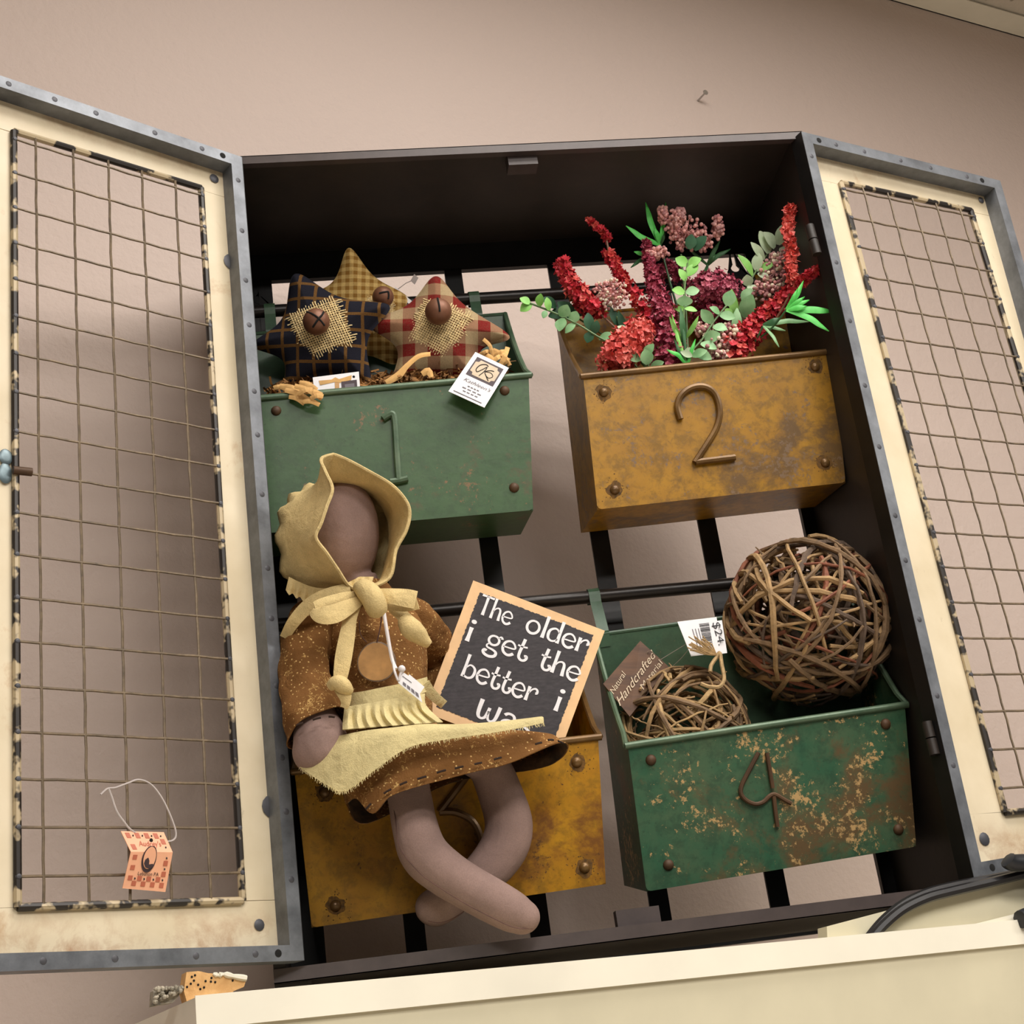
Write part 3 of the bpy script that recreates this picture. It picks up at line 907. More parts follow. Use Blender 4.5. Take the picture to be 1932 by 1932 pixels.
bin2, g2 = mk_bin(2, [(1100, 713), (1569, 666), (1595, 911), (1127, 962)], .068, .14, M['yellow'], M['yellow'], M['rim_yellow'], d2,
                  [(1139, 740), (1538, 692), (1160, 924), (1557, 873)], 'mustard yellow bin with wire numeral 2, holding the flowers', .0034, (.10, .90), rz1, M['yellow'])
bin3, g3 = mk_bin(3, [(556, 1458), (1128, 1393), (1143, 1668), (588, 1750)], .066, .15, M['yellow2'], M['yellow'], M['rim_yellow'], d3,
                  [(612, 1495), (633, 1709), (1088, 1438), (1103, 1637)], 'mustard yellow bin with wire numeral 3, the doll sitting on its rim', .0034, (.10, .80), rz2, M['rust'])
bin4, g4 = mk_bin(4, [(1184, 1409), (1706, 1332), (1728, 1597), (1219, 1682)], .072, .20, M['green_rust'], M['green_in'], M['rim_green'], d4,
                  [(1228, 1434), (1671, 1366), (1261, 1632), (1695, 1565)], 'rusty green bin with wire numeral 4, holding the vine balls', .0021, (.035, .92), rz2, M['green_in'])
# ------------------------------------------------------------------ cards and lettering
class Card:
    """a flat card given by its corners tl, tr, br, bl as (px, py, Y)"""
    def __init__(s, c, th=0.0006):
        s.c = [at(*p) for p in c]
        s.n = (s.c[1] - s.c[0]).cross(s.c[3] - s.c[0]).normalized()
        if s.n.dot(CF) > 0: s.n = -s.n
        s.th = th
        s.w = (s.c[1] - s.c[0]).length; s.h = (s.c[3] - s.c[0]).length
    def p(s, u, v, off=0.0):
        return lerp2(s.c, u, v) + s.n * off
    def slab(s):
        return MB().hexa(s.c, [q - s.n * s.th for q in s.c])
    def poly(s, pts, off=0.00025, th=0.0002):
        return MB().prism([s.p(u, v, off) for u, v in pts], s.n * -th)
    def rect(s, u0, v0, u1, v1, off=0.00025):
        return s.poly([(u0, v0), (u1, v0), (u1, v1), (u0, v1)], off)
_txt = {}
def text2d(body, shear=0.0):
    k = (body, shear)
    if k in _txt: return _txt[k]
    cu = bpy.data.curves.new('lettering', 'FONT')
    cu.body = body; cu.shear = shear; cu.size = 1.0; cu.resolution_u = 3
    ob = bpy.data.objects.new('lettering', cu); COL.objects.link(ob)
    bpy.context.view_layer.update()
    me = bpy.data.meshes.new_from_object(ob.evaluated_get(bpy.context.evaluated_depsgraph_get()))
    vs_ = [(q.co.x, q.co.y) for q in me.vertices]; fs = [tuple(f.vertices) for f in me.polygons]
    bpy.data.objects.remove(ob); bpy.data.curves.remove(cu); bpy.data.meshes.remove(me)
    x0 = min(q[0] for q in vs_); x1 = max(q[0] for q in vs_)
    vs_ = [((q[0] - x0) / (x1 - x0), q[1]) for q in vs_]
    _txt[k] = (vs_, fs)
    return _txt[k]
def text_on(card, body, u0, u1, v_base, v_h, shear=0.0, off=0.0004, along=None):
    """text spanning u0..u1 with its baseline at v_base and letters v_h tall (in card fractions)"""
    vs_, fs = text2d(body, shear)
    mb = MB()
    if along is None:
        mb.add([card.p(u0 + (u1 - u0) * x, v_base - v_h * y / 0.73, off) for x, y in vs_], fs)
    else:                      # baseline from point a to b, both (u, v)
        (ua, va), (ub, vb) = along
        du, dv = (ub - ua) * card.w, (vb - va) * card.h
        L = math.hypot(du, dv); nx, ny = dv / L, -du / L
        for x, y in vs_:
            yy = y / 0.73 * v_h
            mb.v.append(card.p(ua + (ub - ua) * x + nx * yy / card.w, va + (vb - va) * x + ny * yy / card.h, off))
        mb.f += fs
    return mb

# ------------------------------------------------------------------ curly hand-cut letters for the wooden sign
def arc(cx, cy, rx, ry, a0, a1, n=12):
    return [(cx + rx * math.cos(math.radians(a0 + (a1 - a0) * i / n)), cy + ry * math.sin(math.radians(a0 + (a1 - a0) * i / n))) for i in range(n + 1)]
def stem(x, y0, y1, w=.13, flare=.04, lean=0.0):
    return ('s', [(x, y0, w + flare), (x + lean * .5, (y0 + y1) / 2, w), (x + lean, y1, w + flare * .6)])
def cur(pts, w0=.10, w1=.10, wm=None):
    n = len(pts) - 1
    wm = wm if wm is not None else (w0 + w1) / 2
    return ('c', [(x, y, (w0 + (wm - w0) * (2 * i / n)) if i <= n / 2 else (wm + (w1 - wm) * (2 * i / n - 1))) for i, (x, y) in enumerate(pts)])
def dot(x, y, r): return ('d', [(x, y, r)])
G = {
 'T': (.62, [stem(.31, 0, .95, .14, .05), ('s', [(.0, .93, .13), (.3, .93, .10), (.62, .93, .13)])]),
 'h': (.58, [stem(.10, 0, 1.0), cur([(.14, .34), (.20, .50), (.32, .58), (.42, .54), (.46, .40), (.47, .2), (.49, 0)], .05, .16, .11)]),
 'e': (.56, [cur([(.07, .30), (.48, .34), (.47, .48), (.36, .59), (.24, .60), (.11, .50), (.06, .30), (.12, .10), (.27, .0), (.40, .03), (.50, .13)], .07, .14, .11)]),
 'o': (.60, [cur(arc(.29, .30, .23, .28, 90, 450, 22), .10, .10, .13)]),
 'l': (.24, [stem(.12, 0, 1.0)]),
 'd': (.58, [stem(.47, 0, 1.0), cur([(.44, .46), (.34, .58), (.22, .58), (.09, .46), (.06, .28), (.10, .1), (.22, .02), (.36, .06), (.45, .18)], .07, .07, .13)]),
 'r': (.48, [stem(.10, 0, .62), cur([(.14, .34), (.22, .52), (.34, .60), (.43, .54), (.44, .44), (.38, .42)], .06, .13, .10)]),
 'i': (.26, [stem(.12, 0, .58), dot(.13, .82, .085)]),
 'g': (.58, [cur(arc(.27, .38, .19, .20, 90, 450, 18), .10, .10, .11), cur([(.40, .52), (.46, .62), (.52, .60), (.54, .54)], .05, .11), cur([(.16, .20), (.08, .12), (.12, .02), (.34, -.02), (.48, -.10), (.46, -.26), (.28, -.34), (.10, -.30), (.02, -.20), (.06, -.12), (.14, -.14)], .05, .12, .14)]),
 't': (.46, [cur([(.18, .92), (.16, .6), (.14, .3), (.16, .1), (.26, 0), (.38, .02), (.44, .12), (.42, .22), (.34, .20)], .14, .12, .12), ('s', [(.0, .58, .09), (.16, .56, .08), (.36, .60, .09)])]),
 'b': (.58, [stem(.10, 0, 1.0), cur([(.14, .42), (.24, .56), (.36, .56), (.48, .46), (.51, .28), (.46, .1), (.32, .02), (.18, .05), (.12, .08)], .06, .08, .13)]),
 'w': (.78, [cur([(.08, .80), (.08, .3), (.12, .08), (.22, .02), (.32, .10), (.36, .3), (.38, .55)], .16, .12, .11), cur([(.38, .40), (.42, .1), (.52, .02), (.62, .10), (.66, .3), (.68, .72)], .08, .14, .11)]),
 'a': (.56, [cur([(.10, .50), (.20, .60), (.36, .58), (.43, .44), (.44, .2), (.48, 0)], .13, .14, .11), cur([(.42, .34), (.24, .34), (.10, .24), (.10, .08), (.22, .0), (.36, .06), (.43, .16)], .07, .07, .11)]),
 's': (.48, [cur([(.40, .46), (.32, .58), (.18, .58), (.09, .48), (.12, .36), (.28, .28), (.40, .18), (.36, .04), (.20, -.01), (.06, .08)], .12, .12, .12)]),
}
def sign_line(card, body, u0, u1, base, hgt, off):
    """returns one MB per letter"""
    adv = sum(G[c][0] for c in body)
    k = (u1 - u0) / adv
    x = u0; out = []
    for c in body:
        mb = MB()
        for kind, pts in G[c][1]:
            def mp(px, py): return card.p(x + px * k, base - py * hgt, off)
            if kind == 'd':
                a = [mp(pts[0][0] + pts[0][2] * math.cos(q) , pts[0][1] + pts[0][2] * math.sin(q)) for q in [2 * math.pi * i / 14 for i in range(14)]]
                mb.prism(a, card.n * -0.0003); continue
            pp = [(a, b, c_ * .86) for a, b, c_ in cat(pts, 4)]
            A_, B_ = [], []
            for i, (px, py, w_) in enumerate(pp):
                q0, q1 = pp[max(i - 1, 0)], pp[min(i + 1, len(pp) - 1)]
                dx, dy = q1[0] - q0[0], q1[1] - q0[1]
                L = math.hypot(dx, dy) or 1
                nx, ny = -dy / L * w_ / 2, dx / L * w_ / 2
                A_.append(mp(px + nx, py + ny)); B_.append(mp(px - nx, py - ny))
            mb.grid([A_, B_])
            mb.grid([[q - card.n * .0003 for q in B_], [q - card.n * .0003 for q in A_]])
            mb.grid([[q - card.n * .0003 for q in A_], A_]); mb.grid([B_, [q - card.n * .0003 for q in B_]])
        out.append((c, mb))
        x += G[c][0] * k
    return out
# ------------------------------------------------------------------ wooden sign standing in bin 3
SB = 0.0
sn = V((0, -math.cos(SB), math.sin(SB)))
sp = at(893, 1095, .0565)
sc = [on(x, y, sn, sp) for x, y in ((893, 1095), (1141, 1190), (1050, 1437), (800, 1344))]
sign = Thing('wooden_sign', 'square pine block sign with white lettering on a black painted face', 'sign', (sc[2] + sc[3]) / 2)
class Quad(Card):
    def __init__(s, c, th):
        s.c = c; s.th = th
        s.n = (c[1] - c[0]).cross(c[3] - c[0]).normalized()
        if s.n.dot(CF) > 0: s.n = -s.n
        s.w = (c[1] - c[0]).length; s.h = (c[3] - c[0]).length
sq = Quad(sc, 0.022)
sign.part('block', sq.slab(), M['pale_wood'], False)
edge = []
rr = random.Random(11)
for (a, b) in (((.075, .065), (.935, .06)), ((.935, .06), (.93, .94)), ((.93, .94), (.065, .935)), ((.065, .935), (.075, .065))):
    for k in range(90):
        t = k / 90
        edge.append((a[0] + (b[0] - a[0]) * t + rr.uniform(-.004, .004), a[1] + (b[1] - a[1]) * t + rr.uniform(-.004, .004)))
sign.part('black_face', sq.poly(edge, 0.0003, 0.0003), M['chalk'], False)
for body, u0, u1, base, hh in (('The', .10, .36, .215, .150), ('older', .46, .93, .215, .165), ('i', .08, .14, .43, .18), ('get', .235, .55, .42, .165), ('the', .64, .95, .425, .165),
                               ('better', .145, .71, .675, .165), ('i', .84, .90, .672, .18), ('was', .34, .76, .905, .165)):
    for ch, mb in sign_line(sq, body, u0, u1, base, hh, 0.0007):
        sign.part('letter', mb, M['lettering'], False)
# ------------------------------------------------------------------ faceless cloth doll sitting on the rim of bin 3
doll = Thing('cloth_doll', 'faceless brown cloth doll in cream bonnet, calico dress and apron, legs crossed', 'doll', at(760, 1420, .02))
def px_tube(mb, path, n=6, seg=14, flat=1.0):
    """path of (px, py, Y, radius px)"""
    pp = cat(path, n)
    P_ = [at(x, y, Y) for x, y, Y, r in pp]
    R_ = [r * pxm(p) for (x, y, Y, r), p in zip(pp, P_)]
    mb.tube(P_, R_, seg, True, flat)
    return P_, R_
def ellp(mb, px, py, Y, rx, rz, ry, rot=0, nu=20, nv=14):
    c = at(px, py, Y); k = pxm(c)
    ca, sa = math.cos(rot), math.sin(rot)
    mb.ell(c, (CR * ca + CU * sa) * rx * k, CF * ry, (CU * ca - CR * sa) * rz * k, nu, nv)
# --- body: head, torso, arms and legs fused into one skin
bm_ = MB()
ellp(bm_, 646, 1012, .004, 70, 108, .034, -.05)
px_tube(bm_, [(675, 1090, .012, 36), (690, 1140, .018, 40), (700, 1190, .02, 62), (715, 1260, .018, 70), (725, 1330, .012, 72), (735, 1390, .004, 66)])
px_tube(bm_, [(640, 1175, .016, 30), (600, 1200, .006, 32), (580, 1270, -.008, 32), (592, 1340, -.026, 38), (602, 1385, -.036, 50), (608, 1415, -.040, 52), (622, 1438, -.040, 40), (628, 1450, -.04, 16)])
ellp(bm_, 606, 1414, -.039, 56, 49, .023, .3)
px_tube(bm_, [(755, 1175, .024, 30), (800, 1205, .060, 32), (825, 1250, .086, 30), (815, 1310, .088, 30), (800, 1345, .084, 28)])
legA = [(745, 1405, -.005, 36), (760, 1440, -.018, 42), (772, 1500, -.020, 42), (783, 1560, -.022, 44), (800, 1610, -.024, 47), (838, 1645, -.026, 45), (880, 1672, -.028, 43), (930, 1700, -.030, 42), (970, 1722, -.031, 39), (985, 1731, -.031, 33), (992, 1735, -.031, 22)]
legB = [(880, 1428, .0, 32), (920, 1445, .006, 40), (945, 1500, .012, 43), (960, 1555, .015, 46), (950, 1600, .016, 46), (915, 1645, .016, 42), (870, 1680, .016, 36), (838, 1702, .016, 38), (822, 1713, .016, 34), (816, 1718, .016, 24)]
ellp(bm_, 984, 1730, -.031, 36, 33, .015)
ellp(bm_, 822, 1712, .016, 40, 36, .016)
PA, RA = px_tube(bm_, legA, 5, 16); PB, RB = px_tube(bm_, legB, 5, 16)
px_tube(bm_, [(735, 1400, .004, 45), (800, 1420, -.002, 34), (880, 1426, .0, 34)])
tmp = bpy.data.objects.new('tmp', bm_.mesh('tmp', V((0, 0, 0)), True)); COL.objects.link(tmp)
md = tmp.modifiers.new('r', 'REMESH'); md.mode = 'VOXEL'; md.voxel_size = 0.0019
sm = tmp.modifiers.new('s', 'SMOOTH'); sm.factor = 0.5; sm.iterations = 8
bpy.context.view_layer.update()
me = bpy.data.meshes.new_from_object(tmp.evaluated_get(bpy.context.evaluated_depsgraph_get()))
bpy.data.objects.remove(tmp)
me.name = 'body'
me.transform(Matrix.Translation(-doll.org))
me.polygons.foreach_set('use_smooth', [True] * len(me.polygons))
me.materials.clear(); me.materials.append(M['skin'])
body = bpy.data.objects.new('body', me); COL.objects.link(body); body.parent = doll.o
# leg seams
def seam(path, dx, dy, Y):
    P_ = [at(x + dx, y + dy, Y_ + Y) for x, y, Y_, r in cat(path, 5)]
    return P_
sA = [(740, 1505, -.026), (746, 1545, -.034), (755, 1600, -.038), (790, 1645, -.046), (830, 1675, -.047), (880, 1706, -.049), (930, 1732, -.049), (970, 1750, -.046), (1004, 1752, -.038)]
doll.part('seam', MB().tube(catv([at(*p) for p in sA], 5), 0.00045, 5), M['seam'], True, body)
sB = [(808, 1738, -.002), (830, 1741, -.002), (855, 1733, -.002), (880, 1716, .002)]
doll.part('seam', MB().tube(catv([at(*p) for p in sB], 5), 0.00045, 5), M['seam'], True, body)

# --- dress
def ringrow(cx, cy, Y, rx, ry, n=28, ripple=0.0, k=9, ph=0.0, tilt=0.0):
    c = at(cx, cy, Y); m_ = pxm(c)
    out = []
    for i in range(n):
        a = 2 * math.pi * i / n
        q = 1 + ripple * math.sin(k * a + ph)
        out.append(c + CR * math.cos(a) * rx * m_ * q + V((0, 1, 0)) * math.sin(a) * ry * q + CU * math.cos(a) * tilt * m_)
    return out
dress = doll.group_node('dress', label='brown dotted calico dress with dark running stitch')
rows = [ringrow(692, 1108, .016, 44, .026), ringrow(690, 1140, .014, 70, .034, ripple=.03), ringrow(694, 1180, .012, 104, .040, ripple=.04, k=11), ringrow(706, 1240, .010, 98, .044, ripple=.03, k=8, ph=1),
        ringrow(716, 1295, .008, 90, .045, ripple=.02), ringrow(722, 1335, .006, 92, .047)]
doll.part('bodice', sheet(rows, 2, 4, .001, closed=True), M['calico'], True, dress)
def sleeve(path, nm, rip=.06, k=7, seed=1):
    pp = cat(path, 6); rr = random.Random(seed)
    P_ = [at(x, y, Y) for x, y, Y, r in pp]; rows = []
    for i, ((x, y, Y, r), p) in enumerate(zip(pp, P_)):
        t = (P_[min(i + 1, len(P_) - 1)] - P_[max(i - 1, 0)]).normalized()
        a = (CR - t * CR.dot(t)).normalized(); b = t.cross(a)
        rr_ = r * pxm(p)
        rows.append([p + (a * math.cos(q) + b * math.sin(q) * .9) * rr_ * (1 + rip * math.sin(k * q + i * .28) + .03 * math.sin(i * 1.1)) for q in [2 * math.pi * j / 42 for j in range(42)]])
    mb = sheet([rows[i] for i in range(len(rows))], 1, 1, .0009, closed=True)
    return doll.part(nm, mb, M['calico'], True, dress), P_, rows
s1, P1, R1 = sleeve([(628, 1140, .012, 34), (600, 1172, .004, 50), (578, 1215, -.004, 50), (574, 1258, -.012, 46), (578, 1300, -.020, 48), (588, 1345, -.030, 55), (603, 1376, -.036, 62)], 'sleeve', .05, 5, 1)
s2, P2, R2 = sleeve([(745, 1150, .014, 34), (775, 1172, .030, 46), (802, 1205, .060, 45), (818, 1245, .084, 41), (820, 1285, .088, 41), (812, 1320, .088, 43)], 'sleeve', .05, 6, 2)
# skirt: waist ring to a wide hem spread over the lap, open underneath
def P3(l): return [at(*p) for p in l]
waist = P3([(640, 1345, .0), (665, 1338, -.030), (690, 1332, -.042), (715, 1328, -.048), (740, 1324, -.048), (765, 1320, -.045), (785, 1318, -.038), (800, 1318, -.025),
            (815, 1322, .0), (800, 1330, .03), (760, 1335, .045), (715, 1340, .048), (680, 1345, .04), (650, 1348, .02)])
lap = P3([(622, 1420, -.005), (640, 1432, -.035), (670, 1425, -.052), (720, 1405, -.062), (780, 1395, -.066), (850, 1385, -.064), (920, 1380, -.058), (985, 1378, -.044),
          (1020, 1385, -.018), (1005, 1395, .022), (940, 1400, .032), (840, 1405, .034), (740, 1415, .032), (650, 1425, .022)])
mid = P3([(640, 1475, -.010), (652, 1482, -.040), (690, 1470, -.058), (740, 1452, -.066), (800, 1440, -.069), (865, 1425, -.068), (935, 1410, -.062), (1005, 1392, -.050),
          (1050, 1390, -.022), (1035, 1410, .018), (960, 1425, .028), (850, 1440, .030), (750, 1460, .028), (665, 1485, .018)])
hem = P3([(652, 1517, -.016), (672, 1507, -.046), (702, 1535, -.066), (735, 1503, -.070), (780, 1486, -.071), (840, 1470, -.071), (900, 1454, -.070), (962, 1439, -.066),
          (1012, 1410, -.058), (1050, 1401, -.046), (1073, 1407, -.030), (1058, 1432, -.008), (1010, 1452, .004), (850, 1478, .012), (720, 1540, .004), (692, 1555, -.02)][:16])
hem14 = [hem[0], hem[1], hem[2], hem[3], hem[4], hem[5], hem[6], hem[7], hem[9], hem[10], hem[11], hem[12], hem[13], hem[15]]
hip = P3([(632, 1388, -.005), (655, 1386, -.036), (685, 1380, -.050), (715, 1376, -.056), (745, 1372, -.058), (775, 1370, -.056), (800, 1370, -.048), (824, 1370, -.032),
           (840, 1374, -.004), (826, 1378, .026), (780, 1382, .038), (720, 1386, .040), (675, 1390, .034), (645, 1392, .02)])
sk = sheet([waist, hip, lap, mid, hem14], 6, 8, .001, closed=True)
skirt = doll.part('skirt', sk, M['calico'], True, dress)
ln = sheet([[p + V((0, .0022, .0014)) for p in r_] for r_ in (lap, mid, hem14)], 4, 5, .0005, closed=True)
for r_ in (0,):
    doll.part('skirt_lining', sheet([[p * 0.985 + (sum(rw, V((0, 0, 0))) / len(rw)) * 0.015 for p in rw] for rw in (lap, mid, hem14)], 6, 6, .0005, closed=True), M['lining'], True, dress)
# running stitches on hem and cuff
def stitches(pts, Ydx, r=.0009):
    for i in range(0, len(pts) - 1, 2):
        doll.part('stitch', MB().tube([pts[i], (pts[i] + pts[i + 1]) / 2 - V((0, .0006, 0)), pts[i + 1]], r, 6), M['stitch'], True, dress)
hp = [(690, 1527, -.069), (700, 1516, -.070), (724, 1497, -.072), (738, 1489, -.073), (754, 1481, -.074), (768, 1475, -.0745), (787, 1470, -.0745), (804, 1465, -.0745), (824, 1458, -.0745), (841, 1453, -.074), (858, 1450, -.074), (874, 1446, -.0735), (895, 1442, -.073), (909, 1439, -.0725),
      (932, 1433, -.071), (946, 1429, -.070), (1010, 1404, -.061), (1022, 1401, -.059), (1034, 1396, -.056), (1044, 1396, -.053), (1053, 1398, -.049), (1062, 1402, -.044)]
stitches([at(x, y, Y - .0012) for x, y, Y in hp], 0)
cp_ = [(560, 1368, -.066), (572, 1364, -.068), (590, 1358, -.070), (605, 1354, -.070), (620, 1352, -.069), (631, 1353, -.067)]
stitches([at(x, y, Y) for x, y, Y in cp_], 0)

# --- apron
apron = doll.group_node('apron', label='pale muslin apron with a frayed lower edge')
def band(rows_, n1=5, n2=4, th=.001): return sheet([[at(*p) for p in r_] for r_ in rows_], n1, n2, th)
doll.part('waistband', band([[(648, 1308, -.030), (680, 1305, -.048), (720, 1297, -.054), (765, 1288, -.053), (795, 1280, -.044), (806, 1277, -.03)],
                             [(652, 1338, -.034), (684, 1334, -.052), (722, 1327, -.058), (767, 1318, -.057), (797, 1308, -.048), (808, 1304, -.034)]]), M['apron'], True, apron)
cols = []
r0, r1, r2 = [], [], []
for i in range(19):
    t = i / 18
    gx = 650 + 152 * t; gy = 1334 - 26 * t
    wob = (1 if i % 2 else -1) * (.5 + 1.1 * abs(math.sin(i * 2.3)))
    r0.append((gx, gy, -.052 - .008 * math.sin(math.pi * t)))
    r1.append((gx - 3 + 6 * t, gy + 26 + 2 * wob, -.056 - .012 * math.sin(math.pi * t) - .0028 * wob))
    r2.append((646 + 190 * t, 1376 - 14 * t, -.064 - .010 * math.sin(math.pi * t) - .0018 * wob))
doll.part('gathered_skirt', band([r0, r1, r2], 3, 5), M['apron'], True, apron)
fl = [[(590, 1398, -.032), (640, 1388, -.056), (690, 1378, -.072), (745, 1372, -.078), (800, 1366, -.079), (870, 1366, -.077), (950, 1360, -.073), (1018, 1352, -.064)],
      [(576, 1420, -.040), (642, 1418, -.068), (700, 1402, -.082), (752, 1386, -.087), (810, 1376, -.087), (875, 1374, -.084), (952, 1366, -.079), (1025, 1353, -.069)],
      [(566, 1448, -.044), (618, 1482, -.066), (652, 1492, -.074), (708, 1452, -.085), (772, 1410, -.088), (850, 1394, -.086), (945, 1380, -.081), (1026, 1364, -.070)]]
fs_ = band(fl, 8, 6)
doll.part('flap', fs_, M['apron'], True, apron)
fr = MB(); rr = random.Random(2)
low = fs_.g[-1]
for i in range(len(low) - 1):
    for k in range(5):
        p = low[i] + (low[i + 1] - low[i]) * rr.random()
        e = p + V((rr.uniform(-.0012, .0012), rr.uniform(-.001, .001), -rr.uniform(.001, .0032)))
        fr.tube([p + UP * .0005, (p + e) / 2 + V((rr.uniform(-.0004, .0004), 0, 0)), e], .00022, 3)
doll.part('frayed_edge', fr, M['apron'], True, apron, kind='stuff')
doll.part('tie', ribbon_px([(800, 1292, -.044, 26), (815, 1310, -.035, 20), (838, 1330, -.02, 18)]), M['apron'], True, apron)

# --- bonnet
bon = doll.group_node('bonnet', label='cream muslin bonnet tied in a bow')
FR = [(629, 857, -.060), (606, 866, -.066), (614, 890, -.074), (627, 922, -.078), (617, 954, -.080), (606, 987, -.080), (596, 1014, -.078), (616, 1043, -.072), (637, 1074, -.062), (660, 1106, -.050),
      (690, 1110, -.046), (735, 1090, -.040), (747, 1038, -.040), (766, 1002, -.042), (773, 970, -.044), (766, 945, -.046), (739, 915, -.050), (697, 890, -.055), (656, 868, -.058)]
MD = [(618, 900, -.036), (600, 905, -.044), (592, 925, -.050), (588, 945, -.053), (580, 975, -.054), (572, 1005, -.053), (572, 1035, -.050), (588, 1062, -.044), (612, 1088, -.038), (650, 1110, -.032),
      (690, 1108, -.028), (722, 1094, -.022), (738, 1050, -.018), (748, 1012, -.018), (752, 980, -.020), (745, 955, -.023), (722, 930, -.028), (688, 912, -.032), (650, 903, -.035)]
BK = [(600, 915, -.006), (580, 922, -.014), (562, 935, -.020), (550, 950, -.024), (540, 975, -.026), (538, 1005, -.026), (541, 1042, -.024), (552, 1080, -.020), (582, 1112, -.014), (640, 1122, -.006),
      (685, 1116, .0), (715, 1100, .004), (730, 1060, .008), (736, 1020, .009), (734, 985, .008), (722, 955, .005), (700, 932, .0), (664, 918, -.004), (630, 913, -.006)]
brim = sheet([P3(FR), P3(MD), P3(BK)], 4, 8, .0016, closed=True)
doll.part('brim', brim, M['muslin'], True, bon)
# folded hem along the brim's edge
hemp = catv(P3(FR) + P3(FR)[:1], 5)[:-1]
doll.part('brim_edge', MB().tube(hemp, .0016, 6, closed=True), M['muslin'], True, bon)
# gathered crown behind
crow = []
cb = P3(BK)
cen = at(606, 1012, .040)
base_c = sum(cb, V((0, 0, 0))) / len(cb)
nC = 57
cbf = catv(cb + cb[:1], 3)[:-1]
for j, (f, dep) in enumerate(((1.0, 0), (1.06, .25), (1.04, .5), (.9, .75), (.6, .93), (.2, 1.0))):
    c0 = base_c + (cen - base_c) * dep
    rw = []
    for i, p in enumerate(cbf):
        q = p - base_c
        rip = 1 + (.05 * math.sin(i * 2 * math.pi * 12 / len(cbf)) * (1 if 0 < j < 5 else 0))
        rw.append(c0 + q * f * rip)
    crow.append(rw)
doll.part('crown', sheet(crow, 1, 4, .001, closed=True), M['muslin'], True, bon)
# neck ruffle
ruf = [[], []]
for i in range(25):
    t = i / 24
    wob = 1 if i % 2 else -1
    x = 545 + 160 * t; y = 1096 + 22 * math.sin(math.pi * min(1, t * 1.2)) 
    ruf[0].append((x, y - 8, -.028 - .016 * t)); ruf[1].append((x - 6, y + 20 + 3 * wob, -.030 - .016 * t - .003 * wob))
doll.part('neck_ruffle', band(ruf, 3, 3), M['muslin'], True, bon)
doll.part('strap', ribbon_px([(660, 1108, -.050, 16), (620, 1120, -.050, 22), (585, 1140, -.044, 26), (555, 1172, -.034, 24), (536, 1204, -.020, 18)]), M['muslin'], True, bon)
# bow
bow = [('bow_loop', [(684, 1122, -.062, 14), (650, 1128, -.070, 22), (612, 1140, -.074, 26), (594, 1146, -.075, 22)]),
       ('bow_loop', [(590, 1150, -.074, 20), (604, 1160, -.080, 32), (630, 1158, -.080, 36), (656, 1146, -.076, 30), (684, 1130, -.068, 16)]),
       ('bow_loop', [(696, 1122, -.064, 22), (730, 1124, -.072, 28), (764, 1128, -.074, 34), (785, 1132, -.072, 34)]),
       ('bow_loop', [(786, 1134, -.070, 32), (762, 1140, -.066, 28), (726, 1138, -.062, 22), (700, 1132, -.060, 16)]),
       ('bow_tail', [(676, 1136, -.066, 16), (662, 1164, -.070, 24), (655, 1200, -.072, 30), (648, 1240, -.074, 32), (643, 1272, -.074, 28), (640, 1290, -.074, 22)]),
       ('bow_tail', [(640, 1296, -.076, 24), (650, 1310, -.078, 26), (652, 1326, -.076, 18), (648, 1336, -.074, 14)]),
       ('bow_tail', [(738, 1146, -.056, 18), (760, 1162, -.058, 24), (776, 1180, -.060, 28)])]
for nm, pth in bow:
    doll.part(nm, ribbon_px(pth, .0016), M['muslin'], True, bon)
kb = MB()
px_tube(kb, [(676, 1108, -.066, 12), (688, 1112, -.074, 20), (700, 1124, -.077, 22), (708, 1140, -.076, 22), (712, 1152, -.070, 20)], 5, 12)
doll.part('bow_knot', kb, M['muslin'], True, bon)
kb = MB(); px_tube(kb, [(622, 1296, -.076, 9), (636, 1288, -.080, 15), (650, 1296, -.080, 15), (660, 1306, -.076, 9)], 5, 10)
doll.part('tail_knot', kb, M['muslin'], True, bon)
kb = MB(); px_tube(kb, [(764, 1170, -.062, 16), (776, 1186, -.066, 21), (790, 1198, -.064, 18), (800, 1208, -.062, 13), (810, 1216, -.060, 8)], 4, 10)
doll.part('tail_knot', kb, M['muslin'], True, bon)
# --- wooden disc on a thread
disc = doll.group_node('pendant', label='thin wooden slice hung on a brown thread')
c_ = at(710, 1249, -.052); k_ = pxm(c_)
dn_ = (CF * 0.96 + CU * -.10 + CR * .18).normalized()
dx_ = (CR - dn_ * CR.dot(dn_)).normalized(); dy_ = dn_.cross(dx_)
ring = [c_ + (dx_ * math.cos(a) + dy_ * math.sin(a)) * 35.5 * k_ * (1 + .02 * math.sin(3 * a)) for a in [2 * math.pi * i / 36 for i in range(36)]]
doll.part('wood_slice', MB().prism(ring, dn_ * .0032), M['disc'], False, disc)
doll.part('bark_edge', MB().tube([p + dn_ * .0014 for p in ring], .0012, 6, closed=True), M['bark'], True, disc)
hc = at(708, 1222, -.0535)
doll.part('thread_hole', MB().ell(hc, dx_ * .0018, dy_ * .0018, dn_ * .0004, 10, 4), M['hole'], True, disc)
doll.part('thread', MB().tube(catv([hc, at(713, 1205, -.058), at(718, 1180, -.062), at(720, 1158, -.064)], 4), .0006, 5), M['seam'], True, disc)
doll.part('thread', MB().tube(catv([at(692, 1212, -.052), at(680, 1196, -.054), at(678, 1170, -.058)], 4), .0004, 5), M['seam'], True, disc)
